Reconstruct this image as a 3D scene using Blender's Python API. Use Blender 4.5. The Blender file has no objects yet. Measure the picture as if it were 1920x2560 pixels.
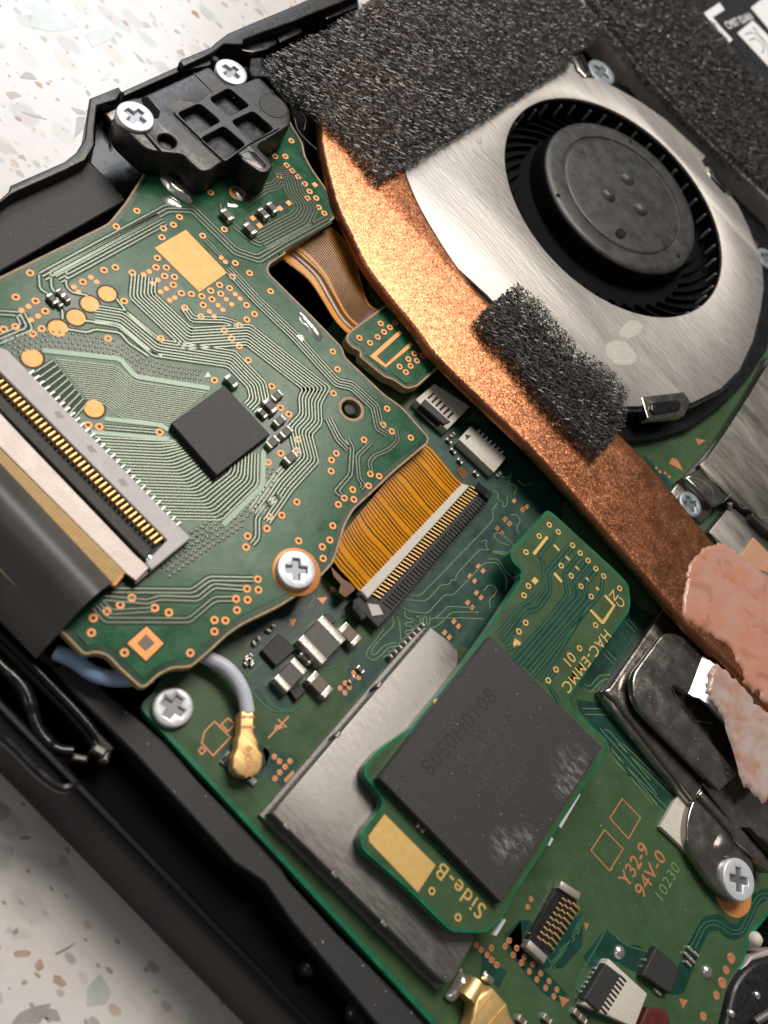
import bpy, math, random
from mathutils import Vector, Matrix, noise
from mathutils.geometry import tessellate_polygon, delaunay_2d_cdt
PI = math.pi
R = random.Random(7)
sc = bpy.context.scene
sc.unit_settings.system = 'METRIC'; sc.unit_settings.scale_length = 0.001   # 1 unit = 1 mm
col = bpy.context.collection

# ------------------------------------------------------------------ camera
H = 56.0                                    # camera height above the main board, mm
FPX = 2244.85                               # focal length in photo pixels (1920 x 2560)
RC = ((0.6899, 0.5978, 0.4081), (0.7236, -0.584, -0.3679), (0.0184, 0.5492, -0.8355))
cam = bpy.data.cameras.new('camera'); co = bpy.data.objects.new('camera', cam); col.objects.link(co)
r0, r1, r2 = (Vector(v).normalized() for v in RC)
co.matrix_world = Matrix(((r0.x, -r1.x, -r2.x, 0), (r0.y, -r1.y, -r2.y, 0), (r0.z, -r1.z, -r2.z, H), (0, 0, 0, 1)))
cam.sensor_fit = 'VERTICAL'; cam.sensor_height = 36; cam.lens = FPX / 2560 * 36
cam.clip_start = 1; cam.clip_end = 5000
cam.dof.use_dof = True; cam.dof.focus_distance = 68.5; cam.dof.aperture_fstop = 0.048
sc.camera = co

# ------------------------------------------------------------------ world, lamps, exposure
wd = bpy.data.worlds.new('World'); sc.world = wd; wd.use_nodes = True
wd.node_tree.nodes['Background'].inputs[0].default_value = (0.98, 0.96, 0.95, 1)
wd.node_tree.nodes['Background'].inputs[1].default_value = 0.10
def lamp(name, loc, target, sx, sy, power, colr):
    l = bpy.data.lights.new(name, 'AREA'); l.shape = 'RECTANGLE'; l.size = sx; l.size_y = sy; l.energy = power; l.color = colr
    o = bpy.data.objects.new(name, l); col.objects.link(o); o.location = loc
    o.rotation_euler = (Vector(target) - Vector(loc)).to_track_quat('-Z', 'Y').to_euler()
    return o
lamp('ceiling_lamp', (-115, 235, 400), (-12, 30, 0), 195, 160, 1.72e6, (1.0, 0.91, 0.80))
lamp('cool_area_lamp', (-330, 330, 330), (-20, 40, 0), 170, 170, 0.75e6, (0.86, 0.92, 1.0))  # cool area lamp added for metals to reflect, no window known
lamp('room_lamp', (-250, -230, 400), (-5, 45, 0), 60, 60, 0.14e6, (1.0, 0.9, 0.8))
vs = sc.view_settings; vs.view_transform = 'Standard'; vs.look = 'None'; vs.exposure = 0.0; vs.gamma = 1.0
sc.display_settings.display_device = 'sRGB'

# ------------------------------------------------------------------ materials
def nt(name):
    m = bpy.data.materials.new(name); m.use_nodes = True
    return m, m.node_tree.nodes, m.node_tree.links, m.node_tree.nodes['Principled BSDF']
def mat(name, c, rough=0.5, metal=0.0, var=0.0, vs_=2.0, bump=0.0, bs=20.0, coat=0.0, c2=None, spec=0.5, rv=0.0, aniso=None, trans=0.0, alpha=1.0, bdist=0.05, detail=4):
    m, N, L, b = nt(name)
    b.inputs['Base Color'].default_value = (*c, 1); b.inputs['Roughness'].default_value = rough; b.inputs['Metallic'].default_value = metal
    b.inputs['Coat Weight'].default_value = coat; b.inputs['Coat Roughness'].default_value = 0.12
    b.inputs['Specular IOR Level'].default_value = spec
    if trans: b.inputs['Transmission Weight'].default_value = trans
    if alpha < 1: b.inputs['Alpha'].default_value = alpha
    tc = N.new('ShaderNodeTexCoord'); src = tc.outputs['Object']
    if aniso:
        mp = N.new('ShaderNodeMapping'); mp.inputs['Scale'].default_value = aniso[:3]; mp.inputs['Rotation'].default_value = (0, 0, aniso[3]); L.new(src, mp.inputs[0]); srcb = mp.outputs[0]
    else: srcb = src
    if var or c2 is not None or rv:
        n = N.new('ShaderNodeTexNoise'); n.inputs['Scale'].default_value = vs_; n.inputs['Detail'].default_value = 6; n.inputs['Roughness'].default_value = 0.65; L.new(srcb, n.inputs['Vector'])
        if var or c2 is not None:
            r = N.new('ShaderNodeValToRGB'); r.color_ramp.elements[0].position = 0.32; r.color_ramp.elements[1].position = 0.68
            k2 = c2 if c2 is not None else tuple(min(1, x * (1 + var)) for x in c)
            k1 = c if c2 is not None else tuple(x * (1 - var) for x in c)
            r.color_ramp.elements[0].color = (*k1, 1); r.color_ramp.elements[1].color = (*k2, 1)
            L.new(n.outputs['Fac'], r.inputs[0]); L.new(r.outputs[0], b.inputs['Base Color'])
        if rv:
            q = N.new('ShaderNodeMapRange'); q.inputs[1].default_value = 0.3; q.inputs[2].default_value = 0.7
            q.inputs[3].default_value = max(0.03, rough - rv); q.inputs[4].default_value = min(1, rough + rv)
            L.new(n.outputs['Fac'], q.inputs[0]); L.new(q.outputs[0], b.inputs['Roughness'])
    if bump:
        n2 = N.new('ShaderNodeTexNoise'); n2.inputs['Scale'].default_value = bs; n2.inputs['Detail'].default_value = detail; L.new(srcb, n2.inputs['Vector'])
        bp = N.new('ShaderNodeBump'); bp.inputs['Strength'].default_value = bump; bp.inputs['Distance'].default_value = bdist
        L.new(n2.outputs['Fac'], bp.inputs['Height']); L.new(bp.outputs[0], b.inputs['Normal'])
    return m
M = {}
M['mask'] = mat('solder_mask', (0.009, 0.052, 0.028), 0.24, spec=0.3, var=0.25, vs_=0.5, bump=0.12, bs=1.2, rv=0.06)
M['pour'] = mat('solder_mask_over_copper', (0.020, 0.108, 0.050), 0.2, spec=0.2, var=0.18, vs_=0.6, bump=0.15, bs=0.9, rv=0.08)
M['trace'] = mat('trace_under_mask', (0.082, 0.115, 0.072), 0.26, bump=0.1, bs=3, metal=0.3, coat=0.25)
M['guard'] = mat('guard_strip_under_mask', (0.045, 0.105, 0.062), 0.25, metal=0.15)
M['chan'] = mat('bare_laminate_under_mask', (0.006, 0.034, 0.018), 0.42, spec=0.2)
M['pour2'] = mat('main_board_mask_over_copper', (0.056, 0.108, 0.050), 0.32, spec=0.35, var=0.15, vs_=0.5, bump=0.1, bs=1.5, rv=0.08)
M['mask2'] = mat('main_board_mask', (0.008, 0.054, 0.040), 0.33, var=0.25, vs_=0.8, bump=0.15, bs=2, rv=0.08)
M['trace2'] = mat('main_board_trace', (0.055, 0.155, 0.085), 0.25, metal=0.1)
M['line2'] = mat('main_board_fine_trace', (0.17, 0.26, 0.13), 0.3)
M['edge2'] = mat('board_green_edge', (0.012, 0.16, 0.075), 0.3, var=0.3, vs_=1.0)
M['fr4'] = mat('laminate_edge', (0.42, 0.30, 0.17), 0.6, var=0.3, vs_=3, bump=0.3, bs=8)
M['copper_pad'] = mat('gold_copper_pad', (0.80, 0.33, 0.11), 0.5, metal=0.35, var=0.10, vs_=1.5, bump=0.05, bs=6)
M['copper_dull'] = mat('dull_copper_pad', (0.60, 0.26, 0.12), 0.45, metal=0.35, var=0.2, vs_=3)
M['gold'] = mat('gold_plating', (0.83, 0.56, 0.24), 0.4, metal=0.7, var=0.1, vs_=2, bump=0.1, bs=3)
M['goldflat'] = mat('gold_finish_pad', (0.84, 0.56, 0.20), 0.4, metal=0.4, var=0.08, vs_=2)
M['hole'] = mat('via_hole_shade', (0.06, 0.022, 0.012), 0.6)  # flat dark disc colour, stands in for shade inside the via
M['chip'] = mat('black_epoxy_package', (0.030, 0.030, 0.031), 0.5, var=0.3, vs_=9, bump=0.6, bs=17, bdist=0.05)
M['black'] = mat('black_plastic', (0.013, 0.013, 0.015), 0.36, var=0.4, vs_=3, bump=0.35, bs=9, rv=0.12, bdist=0.03)
M['black_gloss'] = mat('glossy_black_plastic', (0.010, 0.010, 0.013), 0.24, var=0.3, vs_=1, bump=0.12, bs=4, rv=0.1)
M['black_matte'] = mat('textured_black_plastic', (0.030, 0.030, 0.032), 0.55, var=0.25, vs_=6, bump=0.6, bs=14, bdist=0.05)
M['dark'] = mat('black_plastic_and_shade', (0.004, 0.004, 0.005), 0.7, spec=0.08)  # near-black for dark plastic, and for shade put into grooves and gaps
M['black_case'] = mat('satin_black_shell', (0.005, 0.005, 0.006), 0.36, spec=0.12, bump=0.1, bs=3)
M['copper'] = mat('copper_pipe', (0.33, 0.128, 0.064), 0.35, metal=0.97, c2=(0.46, 0.195, 0.10), vs_=0.7, rv=0.05)
M['steel'] = mat('brushed_steel', (0.48, 0.46, 0.44), 0.52, metal=0.88, var=0.08, rv=0.05, vs_=2.6, bump=0.7, bs=3.2, aniso=(0.22, 1.6, 1, 0.35), bdist=0.05)
M['shield'] = mat('dull_tin_shield', (0.26, 0.25, 0.24), 0.48, metal=0.85, var=0.2, vs_=1.6, bump=0.25, bs=5, aniso=(0.5, 2.2, 1, 0.6), rv=0.1, bdist=0.03)
M['steel_dark'] = mat('scuffed_grey_steel', (0.17, 0.16, 0.145), 0.36, metal=0.9, c2=(0.24, 0.23, 0.215), vs_=0.35, bump=0.3, bs=2.5, aniso=(0.5, 2.0, 1, 0.9), rv=0.1, bdist=0.03)
M['nickel'] = mat('smoked_nickel_steel', (0.36, 0.335, 0.31), 0.22, metal=0.95, var=0.2, vs_=0.8, bump=0.1, bs=5, rv=0.1)
M['zinc'] = mat('zinc_screw', (0.70, 0.73, 0.78), 0.36, metal=0.3, var=0.08, vs_=2, bump=0.12, bs=6)
M['zinc2'] = mat('dull_zinc_screw', (0.30, 0.36, 0.40), 0.42, metal=0.4, var=0.15, vs_=2, bump=0.2, bs=4)
M['zincd'] = mat('zinc_recess_shade', (0.22, 0.235, 0.26), 0.4, metal=0.6)  # darker zinc, shade of the cross recess put into the colour
M['tin'] = mat('bright_tin', (0.80, 0.79, 0.77), 0.24, metal=0.9, bump=0.12, bs=2.5, bdist=0.08)
M['tincap'] = mat('tin_terminal', (0.66, 0.62, 0.56), 0.34, metal=0.7, var=0.15, vs_=4, bump=0.3, bs=9)
M['capbody'] = mat('ceramic_capacitor', (0.16, 0.12, 0.09), 0.45, var=0.25, vs_=5)
M['indbody'] = mat('ferrite_inductor', (0.10, 0.095, 0.09), 0.5, var=0.25, vs_=6, bump=0.4, bs=12)
M['white'] = mat('white_connector_nylon', (0.66, 0.62, 0.55), 0.5, var=0.08, vs_=4, bump=0.1, bs=8)
M['greyw'] = mat('light_grey_connector', (0.56, 0.54, 0.54), 0.5, var=0.08, vs_=2, bump=0.25, bs=10)
M['greyd'] = mat('grey_print_mark', (0.34, 0.34, 0.35), 0.55)
M['stiff'] = mat('tinned_stiffener', (0.52, 0.455, 0.425), 0.45, metal=0.25, var=0.18, vs_=0.7, bump=0.2, bs=5, rv=0.1)
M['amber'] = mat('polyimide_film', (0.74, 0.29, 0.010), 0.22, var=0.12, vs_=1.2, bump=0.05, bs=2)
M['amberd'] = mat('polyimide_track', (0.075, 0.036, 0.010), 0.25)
M['ambero'] = mat('polyimide_orange_brown', (0.42, 0.175, 0.014), 0.24, var=0.2, vs_=1)  # orange-brown film of the small board's ribbon
M['amberb'] = mat('polyimide_brown', (0.15, 0.062, 0.014), 0.24, var=0.25, vs_=1)
M['film'] = mat('grey_cable_film', (0.075, 0.073, 0.070), 0.46, var=0.15, vs_=0.25, bump=0.06, bs=0.6)
M['yellow'] = mat('yellow_film_edge', (0.46, 0.26, 0.05), 0.4, var=0.15, vs_=3)
M['wire'] = mat('white_cable_jacket', (0.60, 0.63, 0.72), 0.4, var=0.06, vs_=2)
M['wireb'] = mat('blue_cable_jacket', (0.34, 0.52, 0.78), 0.4)
M['foam'] = mat('open_cell_foam', (0.085, 0.080, 0.079), 0.36, var=0.5, vs_=5, spec=1.0)
M['paste'] = mat('pink_thermal_paste', (0.58, 0.25, 0.16), 0.24, c2=(0.54, 0.33, 0.275), vs_=0.4, bump=0.18, bs=1.6, bdist=0.1, rv=0.08)
M['paste2'] = mat('grey_thermal_paste', (0.47, 0.32, 0.29), 0.25, c2=(0.50, 0.44, 0.41), vs_=0.6, bump=0.3, bs=1.5, bdist=0.1, rv=0.1)
M['foil'] = mat('copper_foil', (0.80, 0.46, 0.29), 0.42, metal=0.55, var=0.08, vs_=1)
M['print'] = mat('white_print', (0.86, 0.86, 0.88), 0.5)
M['label'] = mat('black_label', (0.020, 0.021, 0.026), 0.35, var=0.3, vs_=1)
M['engrave'] = mat('laser_marking', (0.021, 0.021, 0.022), 0.45)
M['engrave2'] = mat('worn_laser_marking', (0.058, 0.056, 0.050), 0.5, var=0.4, vs_=8)
M['flux'] = mat('white_residue', (0.62, 0.62, 0.64), 0.6)
M['maroon'] = mat('maroon_film', (0.11, 0.022, 0.018), 0.35, var=0.3, vs_=2)
M['thread'] = mat('dust_fibre', (0.40, 0.38, 0.34), 0.6)
M['hub'] = mat('grey_black_fan_hub', (0.040, 0.040, 0.039), 0.42, var=0.35, vs_=0.8, bump=0.2, bs=5, rv=0.1, bdist=0.03)

def worn(m, spots):
    N, L = m.node_tree.nodes, m.node_tree.links; b = N['Principled BSDF']; tc = N.new('ShaderNodeTexCoord'); acc = None
    for c, r in spots:
        d = N.new('ShaderNodeVectorMath'); d.operation = 'DISTANCE'; L.new(tc.outputs['Object'], d.inputs[0]); d.inputs[1].default_value = c
        q = N.new('ShaderNodeMapRange'); q.inputs[1].default_value = r; q.inputs[2].default_value = r * 0.15; L.new(d.outputs['Value'], q.inputs[0])
        if acc is None: acc = q.outputs[0]
        else: x = N.new('ShaderNodeMath'); x.operation = 'MAXIMUM'; L.new(acc, x.inputs[0]); L.new(q.outputs[0], x.inputs[1]); acc = x.outputs[0]
    n = N.new('ShaderNodeTexNoise'); n.inputs['Scale'].default_value = 1.6; n.inputs['Detail'].default_value = 8; n.inputs['Roughness'].default_value = 0.75
    mp = N.new('ShaderNodeMapping'); mp.inputs['Scale'].default_value = (0.7, 2.6, 1); mp.inputs['Rotation'].default_value = (0, 0, 0.5); L.new(tc.outputs['Object'], mp.inputs[0]); L.new(mp.outputs[0], n.inputs['Vector'])
    t = N.new('ShaderNodeMapRange'); t.inputs[1].default_value = 0.47; t.inputs[2].default_value = 0.70; L.new(n.outputs['Fac'], t.inputs[0])
    x = N.new('ShaderNodeMath'); x.operation = 'MULTIPLY'; L.new(acc, x.inputs[0]); L.new(t.outputs[0], x.inputs[1])
    k = N.new('ShaderNodeMix'); k.data_type = 'RGBA'; L.new(x.outputs[0], k.inputs['Factor']); L.new(b.inputs['Base Color'].links[0].from_socket, k.inputs['A']); k.inputs['B'].default_value = (0.38, 0.38, 0.41, 1)
    L.new(k.outputs['Result'], b.inputs['Base Color'])
def quartz():
    m, N, L, b = nt('white_quartz')
    tc = N.new('ShaderNodeTexCoord')
    mp = N.new('ShaderNodeMapping'); mp.inputs['Scale'].default_value = (0.5, 0.9, 1); mp.inputs['Rotation'].default_value = (0, 0, 0.9); L.new(tc.outputs['Object'], mp.inputs[0])
    nz = N.new('ShaderNodeTexNoise'); nz.inputs['Scale'].default_value = 1.2; nz.inputs['Detail'].default_value = 4; L.new(mp.outputs[0], nz.inputs['Vector'])
    mx = N.new('ShaderNodeMix'); mx.data_type = 'VECTOR'; mx.inputs['Factor'].default_value = 0.25
    L.new(mp.outputs[0], mx.inputs['A']); L.new(nz.outputs['Color'], mx.inputs['B'])
    base = None
    def cells(scale, lo, hi, cols, prev):
        v = N.new('ShaderNodeTexVoronoi'); v.inputs['Scale'].default_value = scale; L.new(mx.outputs['Result'], v.inputs['Vector'])
        sp = N.new('ShaderNodeSeparateColor'); L.new(v.outputs['Color'], sp.inputs[0])
        th = N.new('ShaderNodeMath'); th.operation = 'GREATER_THAN'; th.inputs[1].default_value = lo; L.new(sp.outputs[0], th.inputs[0])
        ds = N.new('ShaderNodeMapRange'); ds.inputs[1].default_value = hi; ds.inputs[2].default_value = hi * 0.7; L.new(v.outputs['Distance'], ds.inputs[0])
        f = N.new('ShaderNodeMath'); f.operation = 'MULTIPLY'; L.new(th.outputs[0], f.inputs[0]); L.new(ds.outputs[0], f.inputs[1])
        r = N.new('ShaderNodeValToRGB'); r.color_ramp.interpolation = 'CONSTANT'
        while len(r.color_ramp.elements) < len(cols): r.color_ramp.elements.new(0.5)
        for i, c in enumerate(cols): r.color_ramp.elements[i].position = i / len(cols); r.color_ramp.elements[i].color = (*c, 1)
        L.new(sp.outputs[1], r.inputs[0])
        k = N.new('ShaderNodeMix'); k.data_type = 'RGBA'; L.new(f.outputs[0], k.inputs['Factor']); L.new(prev, k.inputs['A']); L.new(r.outputs[0], k.inputs['B'])
        return k.outputs['Result']
    n0 = N.new('ShaderNodeTexNoise'); n0.inputs['Scale'].default_value = 0.8; n0.inputs['Detail'].default_value = 5; L.new(tc.outputs['Object'], n0.inputs['Vector'])
    r0_ = N.new('ShaderNodeValToRGB'); r0_.color_ramp.elements[0].color = (0.70, 0.67, 0.67, 1); r0_.color_ramp.elements[1].color = (0.84, 0.81, 0.81, 1)
    L.new(n0.outputs['Fac'], r0_.inputs[0])
    o = cells(0.9, 0.60, 0.55, [(0.60, 0.57, 0.56), (0.68, 0.66, 0.64), (0.58, 0.60, 0.58), (0.70, 0.64, 0.60)], r0_.outputs[0])
    o = cells(1.8, 0.72, 0.38, [(0.52, 0.47, 0.44), (0.66, 0.62, 0.60), (0.48, 0.47, 0.46), (0.60, 0.50, 0.44)], o)
    o = cells(3.4, 0.84, 0.3, [(0.44, 0.38, 0.35), (0.56, 0.52, 0.50), (0.50, 0.34, 0.20)], o)
    L.new(o, b.inputs['Base Color']); b.inputs['Roughness'].default_value = 0.22
    return m
M['quartz'] = quartz()

# ------------------------------------------------------------------ measuring: photo pixel -> point at a known height
CR = {'a': (0, 0, 700, 1659), 'b': (610, 0, 700, 1659), 'c': (1220, 0, 700, 1659), 'd': (0, 600, 700, 1659), 'e': (610, 600, 700, 1659), 'f': (1220, 600, 700, 1659),
      'g': (0, 1250, 700, 1659), 'h': (610, 1250, 700, 1659), 'i': (1220, 1250, 700, 1659), 'j': (0, 1860, 700, 1659), 'k': (610, 1860, 700, 1659), 'l': (1220, 1860, 700, 1659),
      'm': (1570, 0, 350, 1659), 'n': (1570, 1150, 350, 1659), 'o': (1570, 1450, 350, 1659), 'p': (1570, 1950, 350, 1659), 'q': (1570, 2210, 350, 1659), 'r': (0, 1500, 400, 1659),
      's': (210, 150, 550, 1659), 't': (500, 0, 400, 1659), 'u': (960, 1520, 600, 1659), 'v': (0, 2300, 500, 1659), 'w': (1050, 2300, 300, 1659), 'x': (0, 840, 450, 1508), 'y': (640, 440, 320, 1659), 'P': (0, 0, 1, 1)}
def at(k, x, y, z=0.0):
    o = CR[k]; s = o[2] / o[3]
    u = ((o[0] + x * s - 960), (o[1] + y * s - 1280), FPX)
    d = [RC[0][i] * u[0] + RC[1][i] * u[1] + RC[2][i] * u[2] for i in range(3)]
    t = (H - z) / -d[2]
    return Vector((d[0] * t, d[1] * t))
def ol(k, pts, z=0.0): return [at(k, x, y, z) for x, y in pts]
def om(z, *segs):
    r = []
    for k, pts in segs: r += ol(k, pts, z)
    return r

# ------------------------------------------------------------------ mesh helpers
ORG = {}
def thing(name, label, cat, loc=(0, 0, 0), group=None):
    o = bpy.data.objects.new(name, None); col.objects.link(o); o.location = loc; o.empty_display_size = 1
    o['label'] = label; o['category'] = cat
    if group: o['group'] = group
    ORG[o] = Vector(loc); return o
def tag(o, label, cat, group=None, kind=None):
    if label: o['label'] = label
    if cat: o['category'] = cat
    if group: o['group'] = group
    if kind: o['kind'] = kind
    return o
def make(name, vf, m, parent=None, smooth=True, angle=38, label=None, kind=None):
    v, f = vf[0], vf[1]; mi = vf[2] if len(vf) > 2 else None
    org = ORG[parent] if parent is not None else Vector((0, 0, 0))
    if parent is None:
        cx = sum(p[0] for p in v) / len(v); cy = sum(p[1] for p in v) / len(v); cz = min(p[2] for p in v); org = Vector((cx, cy, cz))
    me = bpy.data.meshes.new(name); me.from_pydata([(p[0] - org.x, p[1] - org.y, p[2] - org.z) for p in v], [], f)
    for q in (m if isinstance(m, (list, tuple)) else [m]): me.materials.append(M[q])
    if mi: me.polygons.foreach_set('material_index', mi)
    if smooth:
        me.polygons.foreach_set('use_smooth', [True] * len(me.polygons)); me.set_sharp_from_angle(angle=math.radians(angle))
    me.update()
    o = bpy.data.objects.new(name, me); col.objects.link(o)
    if parent is not None: o.parent = parent
    else: o.location = org
    ORG[o] = org
    if label: o['label'] = label
    if kind: o['kind'] = kind
    return o
def inst(name, me, loc, parent, rot=0.0, scale=None):
    o = bpy.data.objects.new(name, me); col.objects.link(o); o.parent = parent
    o.location = Vector(loc) - ORG[parent]; o.rotation_euler = (0, 0, rot)
    if scale: o.scale = scale
    ORG[o] = ORG[parent]; return o
def mesh_of(name, vf, m):
    me = bpy.data.meshes.new(name); me.from_pydata(vf[0], [], vf[1])
    for q in (m if isinstance(m, (list, tuple)) else [m]): me.materials.append(M[q])
    if len(vf) > 2: me.polygons.foreach_set('material_index', vf[2])
    me.polygons.foreach_set('use_smooth', [True] * len(me.polygons)); me.set_sharp_from_angle(angle=math.radians(38)); me.update()
    return me
def area2(p): return sum(p[i][0] * p[(i + 1) % len(p)][1] - p[(i + 1) % len(p)][0] * p[i][1] for i in range(len(p)))
def ccw(p):
    p = [Vector((q[0], q[1])) for q in p]
    return p if area2(p) > 0 else p[::-1]
def inset(p, d):
    n = len(p); r = []
    for i in range(n):
        a, b, c = p[i - 1], p[i], p[(i + 1) % n]
        e1 = (b - a); e2 = (c - b)
        if e1.length < 1e-9 or e2.length < 1e-9: r.append(b.copy()); continue
        e1.normalize(); e2.normalize()
        n1 = Vector((-e1.y, e1.x)); n2 = Vector((-e2.y, e2.x)); s = n1 + n2
        if s.length < 1e-6: r.append(b + n1 * d); continue
        s.normalize(); r.append(b + s * (d / max(0.45, s.dot(n1))))
    return r
def fillet(p, r, n=4):
    out = []; N_ = len(p)
    for i in range(N_):
        a, b, c = p[i - 1], p[i], p[(i + 1) % N_]
        e1 = a - b; e2 = c - b; k = min(r, e1.length * 0.45, e2.length * 0.45)
        q1 = b + e1.normalized() * k; q2 = b + e2.normalized() * k
        for j in range(n + 1):
            t = j / n; out.append(q1 * (1 - t) ** 2 + b * 2 * t * (1 - t) + q2 * t * t)
    return out
def spline(p, n=6, closed=False):
    out = []; L_ = len(p); g = (lambda i: p[i % L_]) if closed else (lambda i: p[max(0, min(L_ - 1, i))])
    for i in range(L_ if closed else L_ - 1):
        p0, p1, p2, p3 = g(i - 1), g(i), g(i + 1), g(i + 2)
        for j in range(n):
            t = j / n
            out.append(0.5 * ((2 * p1) + (p2 - p0) * t + (2 * p0 - 5 * p1 + 4 * p2 - p3) * t * t + (3 * p1 - p0 - 3 * p2 + p3) * t ** 3))
    if not closed: out.append(p[-1].copy())
    return out
def circ(c, r, n=24, ry=None, rot=0.0):
    ry = r if ry is None else ry; o = []
    for i in range(n):
        a = 2 * PI * i / n; x, y = r * math.cos(a), ry * math.sin(a)
        o.append(Vector((c[0] + x * math.cos(rot) - y * math.sin(rot), c[1] + x * math.sin(rot) + y * math.cos(rot))))
    return o
def slab(outl, z0, z1, holes=(), ch=0.0, seg=1, bottom=True, zf=None):
    """extruded outline with holes; upper edge chamfered (seg 1) or rounded"""
    outl = ccw(outl); holes = [ccw(h) for h in holes]
    prof = [(0.0, z0)]
    if ch > 0:
        for i in range(seg + 1):
            a = PI / 2 * i / seg; prof.append((ch * (1 - math.cos(a)), z1 - ch + ch * math.sin(a))) if seg > 1 else prof.append((ch * i, z1 - ch * (1 - i)))
    else: prof.append((0.0, z1))
    V, F = [], []
    loops = [(outl, 1)] + [(h, -1) for h in holes]; tops = []; bots = []
    for lp, s in loops:
        base = len(V); n = len(lp)
        for d, z in prof:
            q = inset(lp, d * s) if d else lp
            V += [(x.x, x.y, z) for x in q]
        for k in range(len(prof) - 1):
            for i in range(n):
                a, b = base + k * n + i, base + k * n + (i + 1) % n
                f = (a, b, b + n, a + n); F.append(f if s > 0 else f[::-1])
        tops.append(list(range(base + (len(prof) - 1) * n, base + len(prof) * n))); bots.append(list(range(base, base + n)))
    for rings, up in ((tops, True), (bots, False)):
        if not up and not bottom: continue
        idx = [i for r_ in rings for i in r_]
        for t in tessellate_polygon([[Vector((V[i][0], V[i][1], 0)) for i in r_] for r_ in rings]):
            a, b, c = (idx[t[0]], idx[t[1]], idx[t[2]])
            A = Vector(V[a]); nz = (Vector(V[b]) - A).cross(Vector(V[c]) - A).z
            F.append((a, b, c) if (nz > 0) == up else (a, c, b))
    if zf: V = [(x, y, z + zf(x, y)) for x, y, z in V]
    return V, F
def merge(*vfs):
    V, F, MI = [], [], []; has = any(len(x) > 2 for x in vfs)
    for q in vfs:
        b = len(V); V += q[0]; F += [tuple(i + b for i in f) for f in q[1]]; MI += (q[2] if len(q) > 2 else [0] * len(q[1]))
    return (V, F, MI) if has else (V, F)
def rectp(c, lx, ly, rot=0.0):
    a = Vector((math.cos(rot), math.sin(rot))); b = Vector((-a.y, a.x)); c = Vector((c[0], c[1]))
    return [c - a * lx / 2 - b * ly / 2, c + a * lx / 2 - b * ly / 2, c + a * lx / 2 + b * ly / 2, c - a * lx / 2 + b * ly / 2]
def barp(p, q, w):
    d = (q - p).normalized(); n = Vector((-d.y, d.x)) * w / 2
    return [p - n, q - n, q + n, p + n]
def offs(p, d):
    r = []; n = len(p)
    for i in range(n):
        e1 = (p[i] - p[i - 1]) if i else (p[1] - p[0]); e2 = (p[i + 1] - p[i]) if i < n - 1 else e1
        e1 = e1.normalized(); e2 = e2.normalized(); n1 = Vector((-e1.y, e1.x)); n2 = Vector((-e2.y, e2.x)); s = n1 + n2
        if s.length < 1e-5: r.append(p[i] + n1 * d); continue
        s.normalize(); r.append(p[i] + s * (d / max(0.6, s.dot(n1))))
    return r
def soften(p, r=0.12):
    if len(p) < 3: return p
    out = [p[0]]
    for i in range(1, len(p) - 1):
        a, b, c = p[i - 1], p[i], p[i + 1]; e1, e2 = a - b, c - b
        k = min(r, e1.length * 0.4, e2.length * 0.4); out += [b + e1.normalized() * k, b + e2.normalized() * k]
    return out + [p[-1]]
def ribbon(p, w, z0, z1, top=0.6):
    """raised strip with sloping shoulders"""
    V, F = [], []; cols_ = [offs(p, w / 2), offs(p, w / 2 * top), offs(p, -w / 2 * top), offs(p, -w / 2)]
    for i in range(len(p)):
        for k, z in enumerate((z0, z1, z1, z0)): V.append((cols_[k][i].x, cols_[k][i].y, z))
    for i in range(len(p) - 1):
        for k in range(3): a = i * 4 + k; F.append((a, a + 4, a + 5, a + 1)[::-1])
    a = len(V) - 4; F += [(0, 1, 2, 3)[::-1], (a, a + 1, a + 2, a + 3)]
    for i, f in enumerate(F[:-2]):
        A, B, C = (Vector(V[j]) for j in f[:3])
        if (B - A).cross(C - A).z < 0: F[i] = f[::-1]
    return V, F
def tube(pts, r, n=10, caps=True):
    V, F = [], []; P_ = [Vector(p) for p in pts]
    up = Vector((0, 0, 1))
    for i, p in enumerate(P_):
        d = (P_[min(i + 1, len(P_) - 1)] - P_[max(i - 1, 0)]).normalized()
        u = d.cross(up); u = u.normalized() if u.length > 1e-4 else Vector((1, 0, 0)); v = u.cross(d)
        rr = r[i] if isinstance(r, (list, tuple)) else r
        for k in range(n):
            a = 2 * PI * k / n; q = p + u * rr * math.cos(a) + v * rr * math.sin(a); V.append(tuple(q))
    for i in range(len(P_) - 1):
        for k in range(n): a, b = i * n + k, i * n + (k + 1) % n; F.append((a, b, b + n, a + n))
    if caps: F += [tuple(range(n))[::-1], tuple(range(len(V) - n, len(V)))]
    return V, F
def lathe(c, prof, n=32):
    V, F = [], []
    for r, z in prof:
        for k in range(n): a = 2 * PI * k / n; V.append((c[0] + r * math.cos(a), c[1] + r * math.sin(a), z))
    for i in range(len(prof) - 1):
        for k in range(n): a, b = i * n + k, i * n + (k + 1) % n; F.append((a, b, b + n, a + n))
    F.append(tuple(range(len(V) - n, len(V)))); F.append(tuple(range(n))[::-1])
    return V, F
def inside(p, poly):
    c = False; j = len(poly) - 1
    for i in range(len(poly)):
        a, b = poly[i], poly[j]
        if (a[1] > p[1]) != (b[1] > p[1]) and p[0] < (b[0] - a[0]) * (p[1] - a[1]) / (b[1] - a[1]) + a[0]: c = not c
        j = i
    return c
def edist(p, poly):
    m = 1e9
    for i in range(len(poly)):
        a, b = poly[i - 1], poly[i]; d = b - a; t = max(0, min(1, (p - a).dot(d) / max(1e-9, d.length_squared))); m = min(m, (a + d * t - p).length)
    return m
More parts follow.
